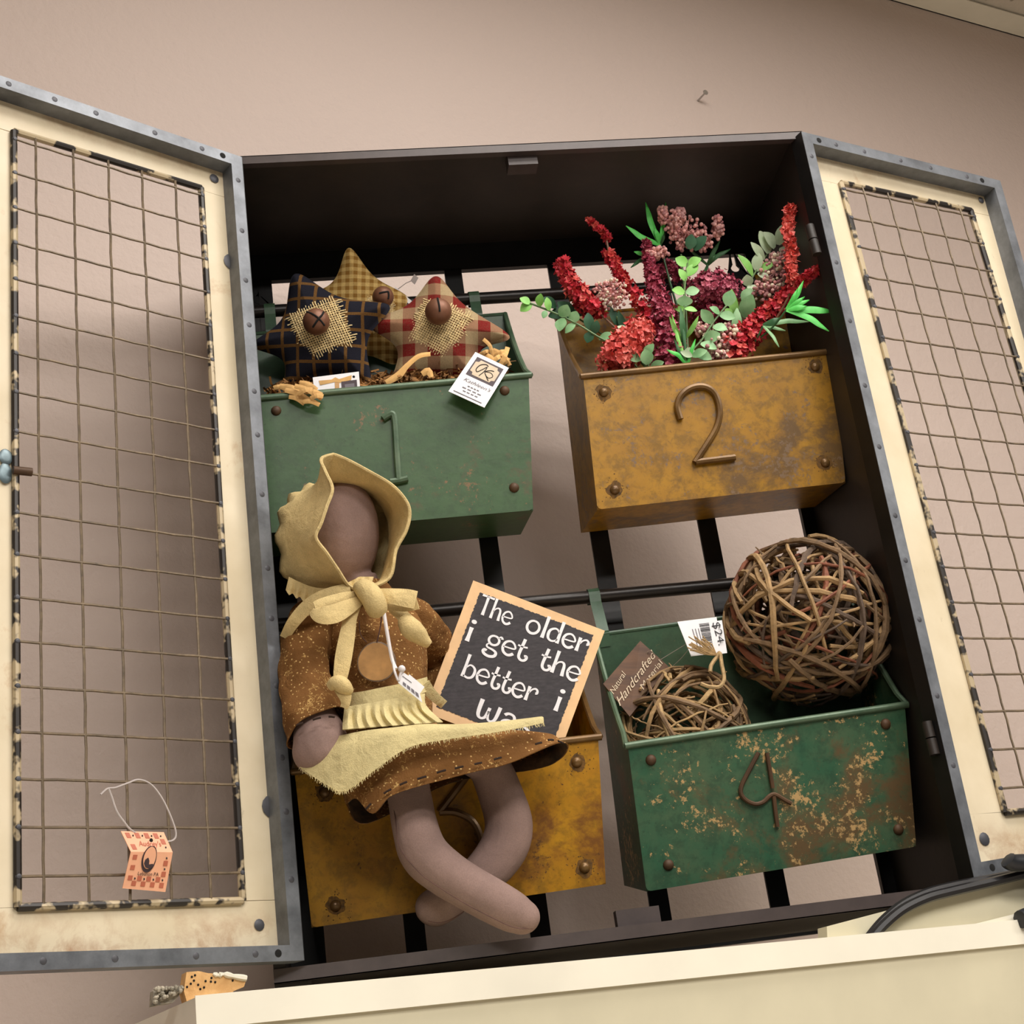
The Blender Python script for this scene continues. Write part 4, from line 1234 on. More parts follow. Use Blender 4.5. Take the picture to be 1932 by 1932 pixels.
# ------------------------------------------------------------------ stuffed stars in bin 1
def star_mesh(tips, inner, T, n=15, m_=9):
    """pillow from an outline of 5 tips and 5 inner corners (local x, z)"""
    ctl = []
    for i in range(5):
        ctl.append(tips[i]); ctl.append(inner[i])
    out = []
    for i in range(10):
        a, b = ctl[i], ctl[(i + 1) % 10]
        for k in range(n):
            t = k / n
            out.append((a[0] + (b[0] - a[0]) * t, a[1] + (b[1] - a[1]) * t))
    for _ in range(34):                      # soften the outline
        out = [((out[i - 1][0] + 2 * out[i][0] + out[(i + 1) % len(out)][0]) / 4, (out[i - 1][1] + 2 * out[i][1] + out[(i + 1) % len(out)][1]) / 4) for i in range(len(out))]
    N = len(out)
    def dist(px, pz):
        d = 9
        for i in range(N):
            ax, az = out[i]; bx, bz = out[(i + 1) % N]
            vx, vz = bx - ax, bz - az
            t = max(0, min(1, ((px - ax) * vx + (pz - az) * vz) / (vx * vx + vz * vz + 1e-12)))
            d = min(d, math.hypot(px - ax - vx * t, pz - az - vz * t))
        return d
    rows = []
    for j in range(m_ + 1):
        f = 1 - (j / m_) ** 1.2
        f = max(f, 0.0)
        rows.append([(x * f, z * f) for x, z in out])
    mb = MB()
    fr, bk = [], []
    R_ = max(dist(0, 0), 1e-5)
    for rw in rows[:-1]:
        a, b = [], []
        for x, z in rw:
            h = T * math.sqrt(min(1, dist(x, z) / R_) * (2 - min(1, dist(x, z) / R_)))
            a.append(V((x, -h, z))); b.append(V((x, h, z)))
        fr.append(a); bk.append(b)
    mb.grid(fr, True); mb.grid(bk, True)
    c1 = len(mb.v); mb.v.append(V((0, -T, 0))); c2 = len(mb.v); mb.v.append(V((0, T, 0)))
    l1 = (m_ - 1) * N; l2 = m_ * N + (m_ - 1) * N
    for k in range(N):
        mb.f.append((l1 + k, l1 + (k + 1) % N, c1)); mb.f.append((l2 + k, l2 + (k + 1) % N, c2))
    for k in range(N):
        mb.f.append((k, (k + 1) % N, m_ * N + (k + 1) % N, m_ * N + k))
    return mb
def star(label, cpx, cpy, Y, tips, inner, T, mat, patch, bell, yaw, tilt, seed, cross):
    c = at(cpx, cpy, Y); k = pxm(c)
    rot = Matrix((CR, CF, CU)).transposed() @ Matrix.Rotation(yaw, 3, 'Z') @ Matrix.Rotation(tilt, 3, 'X')
    t = Thing('stuffed_star', label, 'star', c, 'stuffed stars in the green bin', rot=rot)
    L = lambda p: ((p[0] - cpx) * k, -(p[1] - cpy) * k)
    sm_ = star_mesh([L(p) for p in tips], [L(p) for p in inner], T)
    t.part('body', sm_, mat, 2)
    # burlap square woven from single threads
    rr = random.Random(seed)
    q = [L(p) for p in patch]
    Y0 = -T - .0022
    def P(u, v, dy=0):
        x = (q[0][0] * (1 - u) + q[1][0] * u) * (1 - v) + (q[3][0] * (1 - u) + q[2][0] * u) * v
        z = (q[0][1] * (1 - u) + q[1][1] * u) * (1 - v) + (q[3][1] * (1 - u) + q[2][1] * u) * v
        drop = 0.0045 * ((u - .5) ** 2 + (v - .5) ** 2) * 4
        return V((x, Y0 + drop + dy, z))
    mb = MB(); nt = 19
    for d in (0, 1):
        for i in range(nt):
            a = 0.10 + 0.80 * i / (nt - 1)
            e0, e1 = rr.uniform(-.05, .05), 1 + rr.uniform(-.05, .05)
            pts = []
            for j in range(0, 2 * nt + 5):
                s_ = e0 + (e1 - e0) * j / (2 * nt + 4)
                wv = .0005 * math.cos(math.pi * (s_ - .1) / (.8 / (nt - 1)) + (math.pi * i) + (0 if d else math.pi))
                b = a + rr.uniform(-.004, .004)
                pts.append(P(b, s_, wv) if d else P(s_, b, wv))
            mb.tube(pts, .00066, 5)
    t.part('burlap_patch', mb, M['burlap'], True, label='frayed square of burlap', kind='stuff')
    bx, bz = L(bell[:2]); br = bell[2] * k
    bc = V((bx, Y0 - br * .75, bz))
    bo = t.part('jingle_bell', MB().ell(bc, (br, 0, 0), (0, br, 0), (0, 0, br), 24, 16), M['bell'])
    for s_ in cross:
        pts = []
        for (a, b) in s_:
            d = V((a, -math.sqrt(max(0.02, 1 - a * a - b * b)), b)).normalized()
            pts.append(bc + d * br * 1.003)
        t.part('bell_slot', MB().tube(catv(pts, 4), .0011, 6), M['hole'], True, bo)
    return t
star('navy plaid stuffed star with burlap patch and rusty bell, at the left', 604, 622, .085,
     [(544, 494), (756, 570), (712, 742), (530, 752), (456, 654)], [(636, 566), (684, 640), (616, 700), (546, 676), (540, 606)], .019, M['navy'],
     [(540, 598), (640, 562), (682, 655), (582, 688)], (607, 620, 25), -.05, -.10, 1, [[(-.62, .62), (-.1, .35), (.35, .02), (.72, -.42)], [(.62, .62), (.55, .3), (.35, .02), (.1, -.35), (-.1, -.6)]])
star('tan gingham stuffed star standing behind the other two stars', 672, 592, .112,
     [(654, 446), (784, 560), (756, 700), (610, 700), (536, 566)], [(702, 524), (752, 622), (690, 664), (604, 630), (634, 540)], .014, M['tancheck'],
     [(676, 562), (742, 556), (752, 630), (690, 640)], (724, 570, 20), .05, -.1, 2, [[(-.3, .1), (.1, .2), (.5, .3)], [(.5, .3), (.55, 0), (.5, -.4)]])
star('red and tan checked stuffed star with burlap patch, at the right', 822, 618, .083,
     [(822, 502), (984, 640), (918, 742), (730, 738), (672, 608)], [(868, 574), (894, 656), (822, 706), (762, 656), (774, 580)], .019, M['redcheck'],
     [(806, 562), (898, 600), (848, 694), (762, 644)], (828, 602, 25), .03, -.12, 3, [[(-.05, .9), (0, .6), (.08, .2), (.12, -.25)]])
# paper shred bedding
rr = random.Random(21)
def shred(mb, p, L, w_, a, el, kinks=4):
    d = V((math.cos(a) * math.cos(el), math.sin(a) * math.cos(el), math.sin(el)))
    s_ = d.cross(V((rr.uniform(-1, 1), rr.uniform(-1, 1), rr.uniform(-1, 1)))).normalized() * w_
    nn = d.cross(s_).normalized()
    A_, B_ = [], []
    for i in range(kinks + 1):
        q = p + d * (L * (i / kinks - .5)) + nn * (.0022 * (1 if i % 2 else -1))
        A_.append(q - s_); B_.append(q + s_)
    mb.grid([A_, B_])
    mb.grid([[q + nn * .0003 for q in B_], [q + nn * .0003 for q in A_]])
bed = MB()
zt_ = (g1['TL'].z + g1['TR'].z) / 2
for k in range(520):
    u_, v_ = rr.uniform(.07, .93), rr.uniform(.15, .75)
    p = g1['TL'] + (g1['TR'] - g1['TL']) * u_ + g1['bk'] * (g1['DP'] * v_)
    p.z += rr.uniform(-.012, .010) + v_ * .050
    shred(bed, p, rr.uniform(.015, .035), .0011, rr.uniform(0, 6.28), rr.uniform(-.5, .5))
single('paper_shred_bedding', bed, M['shaving_dark'], 'brown crinkled paper shred filling the green bin under the stars', 'paper shred', False, kind='stuff')
# a fan of pale folded shred lying over the rim at left
fan = Thing('paper_shred_fan', 'pale fan of folded paper shred lying over the rim of green bin 1', 'paper shred', at(565, 742, .03))
for (x0, y0, x1, y1, w_, Y) in ((528, 728, 572, 742, 9, .050), (538, 736, 585, 756, 9, .040), (545, 748, 575, 762, 9, .040), (556, 728, 608, 752, 9, .034), (565, 722, 598, 736, 9, .036), (575, 740, 608, 745, 8, .034), (572, 758, 603, 764, 8, .036), (586, 752, 610, 748, 8, .032), (516, 732, 540, 735, 8, .056), (562, 744, 590, 735, 8, .033)):
    fan.part('strip', ribbon_px([(x0, y0, Y, w_), ((x0 + x1) / 2, (y0 + y1) / 2 - 4, Y - .003, w_ * 1.15), (x1, y1, Y, w_)], .0005, 3), M['shaving'], False)
ws = Thing('paper_shred_twist', 'long pale strip of paper shred draped across the red star', 'paper shred', at(770, 690, .055))
ws.part('strip', ribbon_px([(728, 722, .052, 10), (752, 708, .050, 14), (768, 690, .048, 10), (790, 672, .046, 9), (812, 668, .046, 8)], .0006, 4), M['shaving'], False)
ws.part('strip', ribbon_px([(796, 706, .048, 10), (808, 700, .046, 14), (814, 712, .046, 8)], .0006, 3), M['shaving'], False)
cl = Thing('paper_shred_clump', 'curled clump of paper shred in the right corner of green bin 1', 'paper shred', at(930, 680, .06))
for (x0, y0, x1, y1, w_) in ((908, 668, 935, 690, 9), (918, 690, 950, 670, 9), (930, 660, 962, 690, 8), (938, 700, 958, 655, 9), (912, 640, 930, 676, 7), (900, 672, 925, 664, 7), (945, 690, 962, 680, 8), (915, 680, 945, 705, 9), (925, 672, 958, 664, 7)):
    cl.part('strip', ribbon_px([(x0, y0, .058, w_), ((x0 + x1) / 2 + 4, (y0 + y1) / 2 - 5, .052, w_), (x1, y1, .057, w_)], .0005, 3), M['shaving'], False)

# cards in bin 1
tg = Thing('hang_tag', 'white shop card with a scrolled K monogram hanging over the rim of bin 1', 'tag', at(900, 770, .03))
cd = Card([(897, 664, .040), (960, 694, .040), (914, 769, .030), (846, 738, .030)])
tg.part('card', cd.slab(), M['paper'], False)
tg.part('printed_plaque', cd.poly([(.12, .08), (.90, .08), (.90, .52), (.12, .52)], .0003), M['plaque'], False)
tg.part('plaque_panel', cd.poly([(.26, .12), (.76, .12), (.78, .17), (.86, .19), (.86, .41), (.78, .43), (.76, .48), (.26, .48), (.24, .43), (.16, .41), (.16, .19), (.24, .17)], .0006), M['plaque_in'], False)
def stroke_on(card, pts, w_, off, n=6):
    return MB().tube([card.p(u, v, off) for u, v in cat(pts, n)], w_, 5)
tg.part('monogram', stroke_on(cd, [(.52, .18), (.44, .16), (.32, .22), (.28, .33), (.34, .38), (.42, .30), (.50, .20), (.50, .30), (.44, .44)], .0004, .0009), M['ink'])
tg.part('monogram', stroke_on(cd, [(.72, .22), (.62, .24), (.52, .31), (.60, .38), (.72, .46)], .0004, .0009), M['ink'])
tg.part('monogram', stroke_on(cd, [(.52, .31), (.66, .28), (.76, .33), (.70, .40), (.60, .38)], .0003, .0009), M['ink'])
tg.part('lettering', text_on(cd, "Kathleen's", .16, .92, .66, .075, .35, .0005), M['ink_grey'], False)
for v, (a, b) in ((.735, (.34, .68)), (.80, (.24, .80)), (.865, (.30, .74))):
    for k_ in range(4):
        w_ = (b - a) / 4
        tg.part('small_print', cd.rect(a + w_ * k_, v - .011, a + w_ * (k_ + .72), v + .009, .0004), M['ink_grey'], False)
tg.part('small_print', cd.rect(.10, .935, .88, .952, .0004), M['ink_grey'], False)
t2 = Thing('hang_tag', 'white card with tan ribbon print, half sunk behind the rim of bin 1', 'tag', at(640, 740, .05))
cd = Card([(590, 712, .052), (677, 701, .052), (684, 790, .054), (600, 800, .054)])
t2.part('card', cd.slab(), M['paper'], False)
t2.part('printed_ribbon', cd.poly([(.12, .09), (.40, .10), (.48, .06), (.56, .11), (.84, .06), (.82, .16), (.58, .19), (.47, .16), (.14, .19)], .0004), M['shaving'], False)
t2.part('printed_ribbon', cd.poly([(.46, .16), (.56, .17), (.53, .5), (.44, .5)], .0003), M['disc'], False)
t2.part('printed_plaque', cd.rect(.60, .17, .94, .5, .0004), M['plaque'], False)
t2.part('plaque_panel', cd.rect(.67, .24, .88, .44, .0006), M['ink_grey'], False)
c_ = cd.p(.88, .10, .0003)
t2.part('punched_hole', MB().ell(c_, CR * .0014, CF * .0003, CU * .0014, 10, 4), M['hole'])
t3 = Thing('hang_tag', 'narrow white card standing on edge behind the red star', 'tag', at(760, 590, .1))
cd = Card([(745, 541, .104), (782, 572, .100), (790, 620, .100), (752, 630, .104)])
t3.part('card', cd.slab(), M['paper'], False)
t3.part('printed_plaque', cd.poly([(.28, .14), (.86, .22), (.86, .8), (.28, .8)], .0003), M['plaque'], False)
t3.part('plaque_panel', cd.poly([(.36, .24), (.78, .30), (.78, .7), (.36, .7)], .0005), M['ink_grey'], False)
t3.part('plastic_barb', MB().tube([at(750, 546, .104), at(766, 534, .102), at(782, 527, .100)], .0005, 5), M['plastic'])
t3.part('plastic_barb', MB().box(at(782, 527, .100), CR * .0022 + CU * -.002, CF * .0008, CU * .0036 + CR * .002), M['plastic'], False)
# ------------------------------------------------------------------ artificial flowers in bin 2
rr = random.Random(77)
ROOT = [(1250, 760), (1300, 755), (1350, 750), (1400, 745)]
def fpath(px, n=6):
    return catv([at(*p) for p in px], n)
def petal_cloud(mb, P_, rad, dens, size, seed):
    """small crumpled five-petal florets round a stem path"""
    r_ = random.Random(seed)
    n = len(P_)
    for i, p in enumerate(P_):
        R_ = rad(i / (n - 1))
        for k in range(dens):
            d = V((r_.gauss(0, 1), r_.gauss(0, 1), r_.gauss(0, 1))).normalized()
            c = p + d * R_ * (r_.random() ** .45) * (1.25 if r_.random() < .12 else 1)
            a = d.orthogonal().normalized(); b = d.cross(a)
            ph = r_.uniform(0, 6.28); s_ = size * r_.uniform(.55, 1.0)
            for q in range(4):
                an = ph + q * math.pi / 2
                u = a * math.cos(an) + b * math.sin(an); w_ = a * -math.sin(an) + b * math.cos(an)
                mb.add([c, c + (u * .55 - w_ * .5) * s_ + d * s_ * .3, c + u * s_ + d * s_ * r_.uniform(.1, 1.0), c + (u * .55 + w_ * .5) * s_ + d * s_ * .3], [(0, 1, 2, 3)])
def flower(name, label, stem_px, smat, cat_='flower', sr=.0012):
    P_ = fpath(stem_px)
    t = Thing(name, label, cat_, P_[0], 'artificial flowers in the yellow bin')
    t.part('stem', MB().tube(P_, sr, 6), smat)
    return t, P_
LIGHT = {'crimson_florets': 'coral', 'coral_red_florets': 'salmon', 'wine_pink_florets': 'wine_pink', 'rose_wine_florets': 'rose'}
M['salmon'] = m_leaf('salmon_florets', (222, 92, 84), (240, 140, 126))
M['rose'] = m_leaf('rose_florets', (196, 84, 112), (226, 138, 152))
def spike(label, stem_px, head_px, rad, dens, size, mat, seed, smat=None):
    t, P_ = flower('heather_spray', label, stem_px, smat or M['stem_brown'])
    H_ = fpath(head_px, 7)
    t.part('stem', MB().tube(H_, .0007, 5), smat or M['stem_brown'])
    for k, m__ in enumerate((mat, M[LIGHT[mat.name]])):
        mb = MB(); petal_cloud(mb, H_, rad, max(3, int(dens * (1.0, .55)[k])), size * (1, .9)[k], seed + 100 * k)
        t.part('florets', mb, m__, False, kind='stuff')
    return t
spike('thick crimson heather spray at the left end of the yellow bin', [(1250, 735, .10), (1180, 640, .09), (1130, 590, .085)], [(1125, 588, .085), (1095, 560, .082), (1068, 520, .08), (1062, 496, .08)], lambda s: .013 - .006 * s, 16, .0052, M['crimson'], 1)
spike('thin arching crimson spray with a bare gap near its tip', [(1270, 735, .10), (1240, 660, .09), (1215, 600, .085)], [(1228, 620, .085), (1205, 570, .082), (1178, 530, .08), (1160, 500, .079), (1146, 476, .079)], lambda s: .0085 - .004 * s, 9, .0050, M['crimson'], 2)
sp_ = spike('tiny crimson spray tip rising left of the grass tuft', [(1150, 485, .080), (1144, 450, .078)], [(1146, 448, .078), (1136, 436, .077), (1122, 424, .076), (1112, 415, .076)], lambda s: .0035 - .0012 * s, 4, .0042, M['crimson'], 3)
spike('tall wine coloured heather spray in the centre left', [(1280, 735, .09), (1265, 690, .08)], [(1268, 690, .076), (1262, 650, .074), (1252, 600, .074), (1240, 555, .075), (1226, 500, .077), (1220, 458, .078)], lambda s: .020 * (1 - s) ** 1.1 + .0025, 20, .0048, M['wine'], 4)
spike('coral red flower head leaning on the front rim at left', [(1230, 745, .08), (1200, 700, .066)], [(1160, 678, .062), (1178, 655, .060), (1196, 640, .060), (1206, 622, .062)], lambda s: .019 - .005 * s, 30, .0058, M['coral'], 5)
spike('long crimson spray leaning right out of the yellow bin', [(1350, 740, .09), (1385, 680, .075)], [(1375, 680, .070), (1405, 640, .068), (1430, 612, .068), (1462, 580, .060), (1490, 550, .046), (1516, 528, .030), (1541, 510, .016)], lambda s: .019 * (1 - s) ** 1.3 + .0022, 15, .0052, M['crimson'], 6)
spike('upright crimson spray against the cabinet right side', [(1440, 640, .072), (1480, 575, .048), (1496, 535, .036)], [(1496, 532, .036), (1492, 500, .034), (1494, 470, .034), (1486, 440, .034), (1488, 415, .034), (1492, 394, .034)], lambda s: .0052 - .001 * s, 7, .0058, M['coral'], 7)
spike('round rose wine flower head right of the centre', [(1340, 740, .10), (1345, 640, .10), (1345, 590, .098)], [(1322, 548, .094), (1340, 540, .092), (1356, 540, .092), (1374, 552, .094)], lambda s: .017, 30, .0042, M['wine_pink'], 8)
spike('shadowed wine flower below the rose wine head', [(1330, 740, .11), (1340, 620, .108)], [(1322, 600, .106), (1345, 585, .106), (1365, 590, .106)], lambda s: .014, 22, .0045, M['wine'], 18)
spike('small wine sprig behind the young green sprig', [(1290, 735, .105), (1280, 600, .105), (1260, 520, .102)], [(1280, 520, .102), (1262, 505, .102), (1245, 515, .102)], lambda s: .008, 12, .004, M['wine'], 9)
def berries(label, stem_px, blobs, n, r0, mats, seed, smat=None):
    t, P_ = flower('berry_spray', label, stem_px, smat or M['stem'])
    r_ = random.Random(seed)
    mbs = [MB() for _ in mats]
    for (px, py, Y, rx, ry) in blobs:
        c = at(px, py, Y); k = pxm(c)
        for i in range(n):
            d = V((r_.gauss(0, 1), r_.gauss(0, 1), r_.gauss(0, 1))).normalized() * (r_.random() ** .35)
            p = c + CR * d.x * rx * k + CU * d.z * ry * k + CF * d.y * (rx + ry) / 2 * k
            j = min(int(r_.random() ** 1.6 * len(mats)), len(mats) - 1)
            rad = r0 * r_.uniform(.7, 1.3)
            mbs[j].ball(p, rad, 7, 5)
            if i % 4 == 0:
                mbs[0].tube([c, p], .00035, 4)
    for mb, m__ in zip(mbs, mats):
        if mb.v: t.part('berries', mb, m__, True, kind='stuff')
    return t
berries('round dusty pink berry head at the left of the bouquet', [(1250, 735, .10), (1190, 650, .09), (1160, 590, .085)], [(1152, 556, .078, 36, 32)], 210, .0016, [M['berry_pink'], M['berry_mauve'], M['berry_cream']], 1)
berries('tall dusty pink berry head at the top of the bouquet', [(1300, 735, .10), (1295, 600, .094), (1285, 480, .082)], [(1296, 438, .078, 38, 36), (1272, 424, .078, 20, 30), (1322, 456, .078, 28, 20), (1283, 408, .078, 11, 18), (1250, 406, .078, 11, 18), (1354, 428, .078, 12, 24), (1240, 478, .078, 24, 14)], 105, .0019, [M['berry_pink'], M['berry_mauve'], M['berry_pink']], 2)
berries('cream and maroon berry head at the right of the bouquet', [(1360, 735, .10), (1420, 640, .09), (1450, 580, .082)], [(1462, 515, .074, 30, 36), (1446, 548, .074, 32, 22), (1474, 490, .076, 22, 20)], 85, .0020, [M['berry_mauve'], M['berry_cream'], M['berry_pink']], 3)
berries('pale pink berry head low at the front rim', [(1330, 745, .09), (1345, 700, .07)], [(1350, 652, .062, 34, 24), (1375, 628, .064, 22, 20), (1325, 622, .066, 16, 14), (1352, 672, .062, 26, 12)], 62, .0020, [M['berry_mauve'], M['berry_pink'], M['berry_cream']], 4)
# leafy sprigs
def leaf_mb(p, d, nrm, L, w_):
    s_ = d.cross(nrm).normalized()
    rows = []
    for i in range(7):
        t = i / 6
        ww = w_ * math.sin(math.pi * min(.985, t * .92 + .06)) ** .8
        c = p + d * L * t + nrm * (L * .12 * math.sin(math.pi * t))
        rows.append([c - s_ * ww, c - nrm * ww * .22, c + s_ * ww])
    mb = MB(); mb.grid(rows)
    mb.grid([[q - nrm * .0005 for q in reversed(r_)] for r_ in rows])
    return mb
def sprig(label, stem_px, leaves, mat, seed, name='eucalyptus_sprig', sm__=None):
    """leaves: (px, py, Y, angle deg in picture, length px, half width px)"""
    t, P_ = flower(name, label, stem_px, sm__ or M['stem'], 'foliage', .0011)
    r_ = random.Random(seed)
    for lf in leaves:
        px, py, Y, ang, L, w_ = lf[:6]
        p = at(px, py, Y); k = pxm(p)
        a = math.radians(ang)
        d = (CR * math.cos(a) + CU * math.sin(a) - CF * r_.uniform(-.1, .35)).normalized()
        nn = (-CF + CU * r_.uniform(-.1, .7) + CR * r_.uniform(-.5, .5)).normalized()
        nn = (nn - d * nn.dot(d)).normalized()
        t.part('leaf', leaf_mb(p, d, nn, L * k, w_ * k), lf[6] if len(lf) > 6 else mat)
    return t
sprig('eucalyptus sprig drooping over the left side of the yellow bin', [(1250, 730, .10), (1190, 665, .085), (1140, 642, .078), (1090, 612, .076), (1045, 590, .075), (1000, 572, .075)],
      [(1000, 573, .075, 150, 22, 9, M['euc_light']), (1003, 572, .075, 215, 26, 10, M['euc_light']), (1018, 578, .074, 85, 24, 9, M['euc_light']), (1036, 586, .074, 100, 26, 7, M['euc_light']), (1030, 586, .074, 250, 16, 6), (1058, 598, .074, 60, 26, 13), (1062, 600, .074, 255, 28, 12),
       (1080, 608, .076, 70, 22, 12), (1085, 610, .076, 225, 26, 8), (1112, 622, .078, 95, 32, 10, M['euc_dark']), (1115, 626, .078, 250, 22, 10, M['euc_dark']), (1130, 640, .080, 20, 30, 8), (1120, 630, .08, 75, 26, 9, M['euc_dark'])], M['euc'], 1)
sprig('deep green leaves behind the crimson spray at left', [(1240, 735, .11), (1160, 650, .108), (1090, 600, .105)],
      [(1085, 600, .102, 140, 46, 14), (1070, 590, .102, 190, 36, 13), (1090, 596, .1, 60, 30, 12), (1185, 640, .09, 110, 56, 8), (1170, 620, .092, 120, 50, 9), (1050, 580, .102, 150, 34, 12)], M['euc_dark'], 2, 'leafy_sprig')
sprig('upright young green sprig in the middle of the bouquet', [(1300, 745, .09), (1293, 680, .066), (1290, 600, .064), (1292, 540, .064), (1298, 490, .064)],
      [(1297, 500, .064, 150, 26, 11), (1298, 502, .064, 30, 28, 11), (1296, 520, .064, 45, 30, 11), (1294, 530, .064, 120, 26, 8), (1292, 552, .063, 170, 26, 9), (1294, 552, .063, 10, 26, 10, M['euc']), (1291, 578, .063, 90, 20, 16, M['euc']),
       (1292, 582, .063, 350, 24, 6), (1292, 582, .063, 185, 18, 6), (1300, 470, .068, 80, 28, 12, M['euc_dark']), (1310, 472, .07, 50, 34, 12, M['euc_dark']), (1292, 640, .064, 60, 50, 5), (1290, 650, .064, 120, 60, 5), (1291, 660, .064, 95, 80, 6, M['leaf_dark'])], M['euc_light'], 3)
sprig('sage eucalyptus sprig leaning right at the front rim', [(1290, 745, .08), (1302, 672, .060), (1325, 640, .057), (1348, 605, .057), (1372, 575, .058)],
      [(1372, 577, .057, 75, 30, 13), (1370, 582, .057, 300, 20, 8, M['euc_light']), (1358, 592, .057, 150, 24, 8), (1358, 594, .057, 350, 30, 10), (1345, 610, .057, 130, 34, 11), (1345, 616, .057, 345, 28, 11), (1330, 640, .057, 20, 30, 12), (1322, 648, .056, 340, 32, 10),
       (1310, 660, .056, 200, 26, 8, M['euc_pale']), (1312, 664, .056, 335, 34, 10), (1306, 672, .055, 160, 24, 7, M['euc_pale']), (1306, 672, .055, 20, 30, 9)], M['euc'], 4)
sprig('pale sage sprig rising at the right of the bouquet', [(1380, 740, .10), (1385, 620, .088), (1405, 555, .084), (1430, 505, .082), (1455, 470, .082), (1475, 450, .082)],
      [(1468, 462, .080, 75, 40, 13, M['euc_pale']), (1462, 468, .079, 130, 38, 14, M['euc_pale']), (1450, 478, .080, 110, 46, 15), (1442, 490, .080, 130, 42, 8, M['euc_pale']), (1476, 458, .080, 20, 30, 9, M['euc_pale']), (1470, 470, .080, 345, 26, 8, M['euc_pale']),
       (1420, 520, .082, 125, 48, 9, M['euc_light']), (1428, 512, .082, 85, 36, 11), (1428, 510, .082, 20, 34, 8, M['euc_light']), (1412, 540, .082, 100, 22, 11), (1410, 540, .082, 330, 26, 8, M['euc_pale']), (1430, 515, .082, 330, 24, 8, M['euc_pale']),
       (1402, 570, .084, 60, 30, 12, M['euc']), (1405, 600, .084, 75, 46, 16, M['euc']), (1390, 605, .085, 100, 60, 9, M['euc_light']), (1386, 640, .085, 85, 60, 10, M['euc'])], M['euc_pale'], 5)
sprig('short sage sprig against the front rim at the left', [(1250, 745, .08), (1226, 695, .058), (1205, 655, .056), (1180, 622, .056)],
      [(1185, 628, .055, 150, 24, 8, M['euc_pale']), (1187, 628, .055, 50, 28, 9), (1200, 645, .055, 75, 22, 8, M['euc_dark']), (1214, 672, .055, 190, 32, 10), (1214, 672, .055, 50, 30, 9), (1222, 688, .055, 100, 30, 13, M['euc']), (1228, 692, .055, 20, 26, 8), (1200, 650, .055, 200, 20, 6)], M['euc'], 6)
# grass tufts
def tuft(label, cx, cy, Y, blades, root):
    t = Thing('grass_tuft', label, 'foliage', at(*root), 'artificial flowers in the yellow bin')
    t.part('stem', MB().tube(fpath([root, ((root[0] + cx) / 2, (root[1] + cy) / 2 + 6, (root[2] + Y) / 2), (cx, cy, Y)]), .0011, 6), M['leaf_dark'])
    for (x, y, w_, bow, mat) in blades:
        mx, my = (cx + x) / 2 + bow * (y - cy) * .12, (cy + y) / 2 - bow * (x - cx) * .12
        t.part('blade', ribbon_px([(cx, cy, Y, w_ * .7), (mx, my, Y - .006, w_), ((mx + x) / 2, (my + y) / 2, Y - .008, w_ * .8), (x, y, Y - .008, 1.5)], .0007, 5), mat)
    return t
b_, dk = M['leaf_bright'], M['leaf_dark']
tuft('bright green grass tuft at the top of the bouquet', 1246, 462, .092, [(1218, 382, 11, .3, b_), (1181, 426, 10, .5, b_), (1235, 430, 9, -.2, b_), (1256, 382, 6, -.2, b_), (1250, 415, 5, .1, b_), (1254, 440, 6, -.3, dk)], (1285, 600, .10))
tuft('dark green grass blades left of the wine spray', 1225, 480, .098, [(1196, 475, 8, .3, b_), (1190, 505, 7, -.2, dk), (1240, 468, 7, .2, dk)], (1270, 620, .105))
tuft('dark grass blades behind the top berry head', 1335, 500, .104, [(1358, 455, 8, .2, dk), (1378, 470, 8, .5, dk), (1350, 480, 7, 0, dk), (1300, 470, 6, 0, dk), (1318, 540, 6, 0, dk)], (1330, 640, .108))
tuft('bright green grass tuft spilling over the right end', 1484, 584, .022, [(1576, 588, 13, .15, b_), (1564, 625, 11, .5, b_), (1516, 530, 9, -.4, b_), (1505, 545, 8, -.2, b_), (1527, 566, 9, .1, b_), (1522, 578, 10, 0, b_), (1518, 560, 8, 0, b_)], (1430, 640, .064))
tuft('grey green grass blades low at the right end', 1440, 615, .050, [(1526, 607, 9, .5, M['euc']), (1482, 624, 6, .2, M['euc']), (1470, 655, 6, .5, M['euc']), (1470, 600, 12, -.2, dk)], (1400, 680, .085))
tuft('narrow green blades at the middle of the front rim', 1297, 690, .060, [(1258, 660, 8, -.9, b_), (1268, 594, 7, .2, M['euc_light']), (1285, 585, 6, 0, dk), (1312, 640, 7, .1, b_), (1272, 640, 6, .3, dk)], (1300, 745, .08))
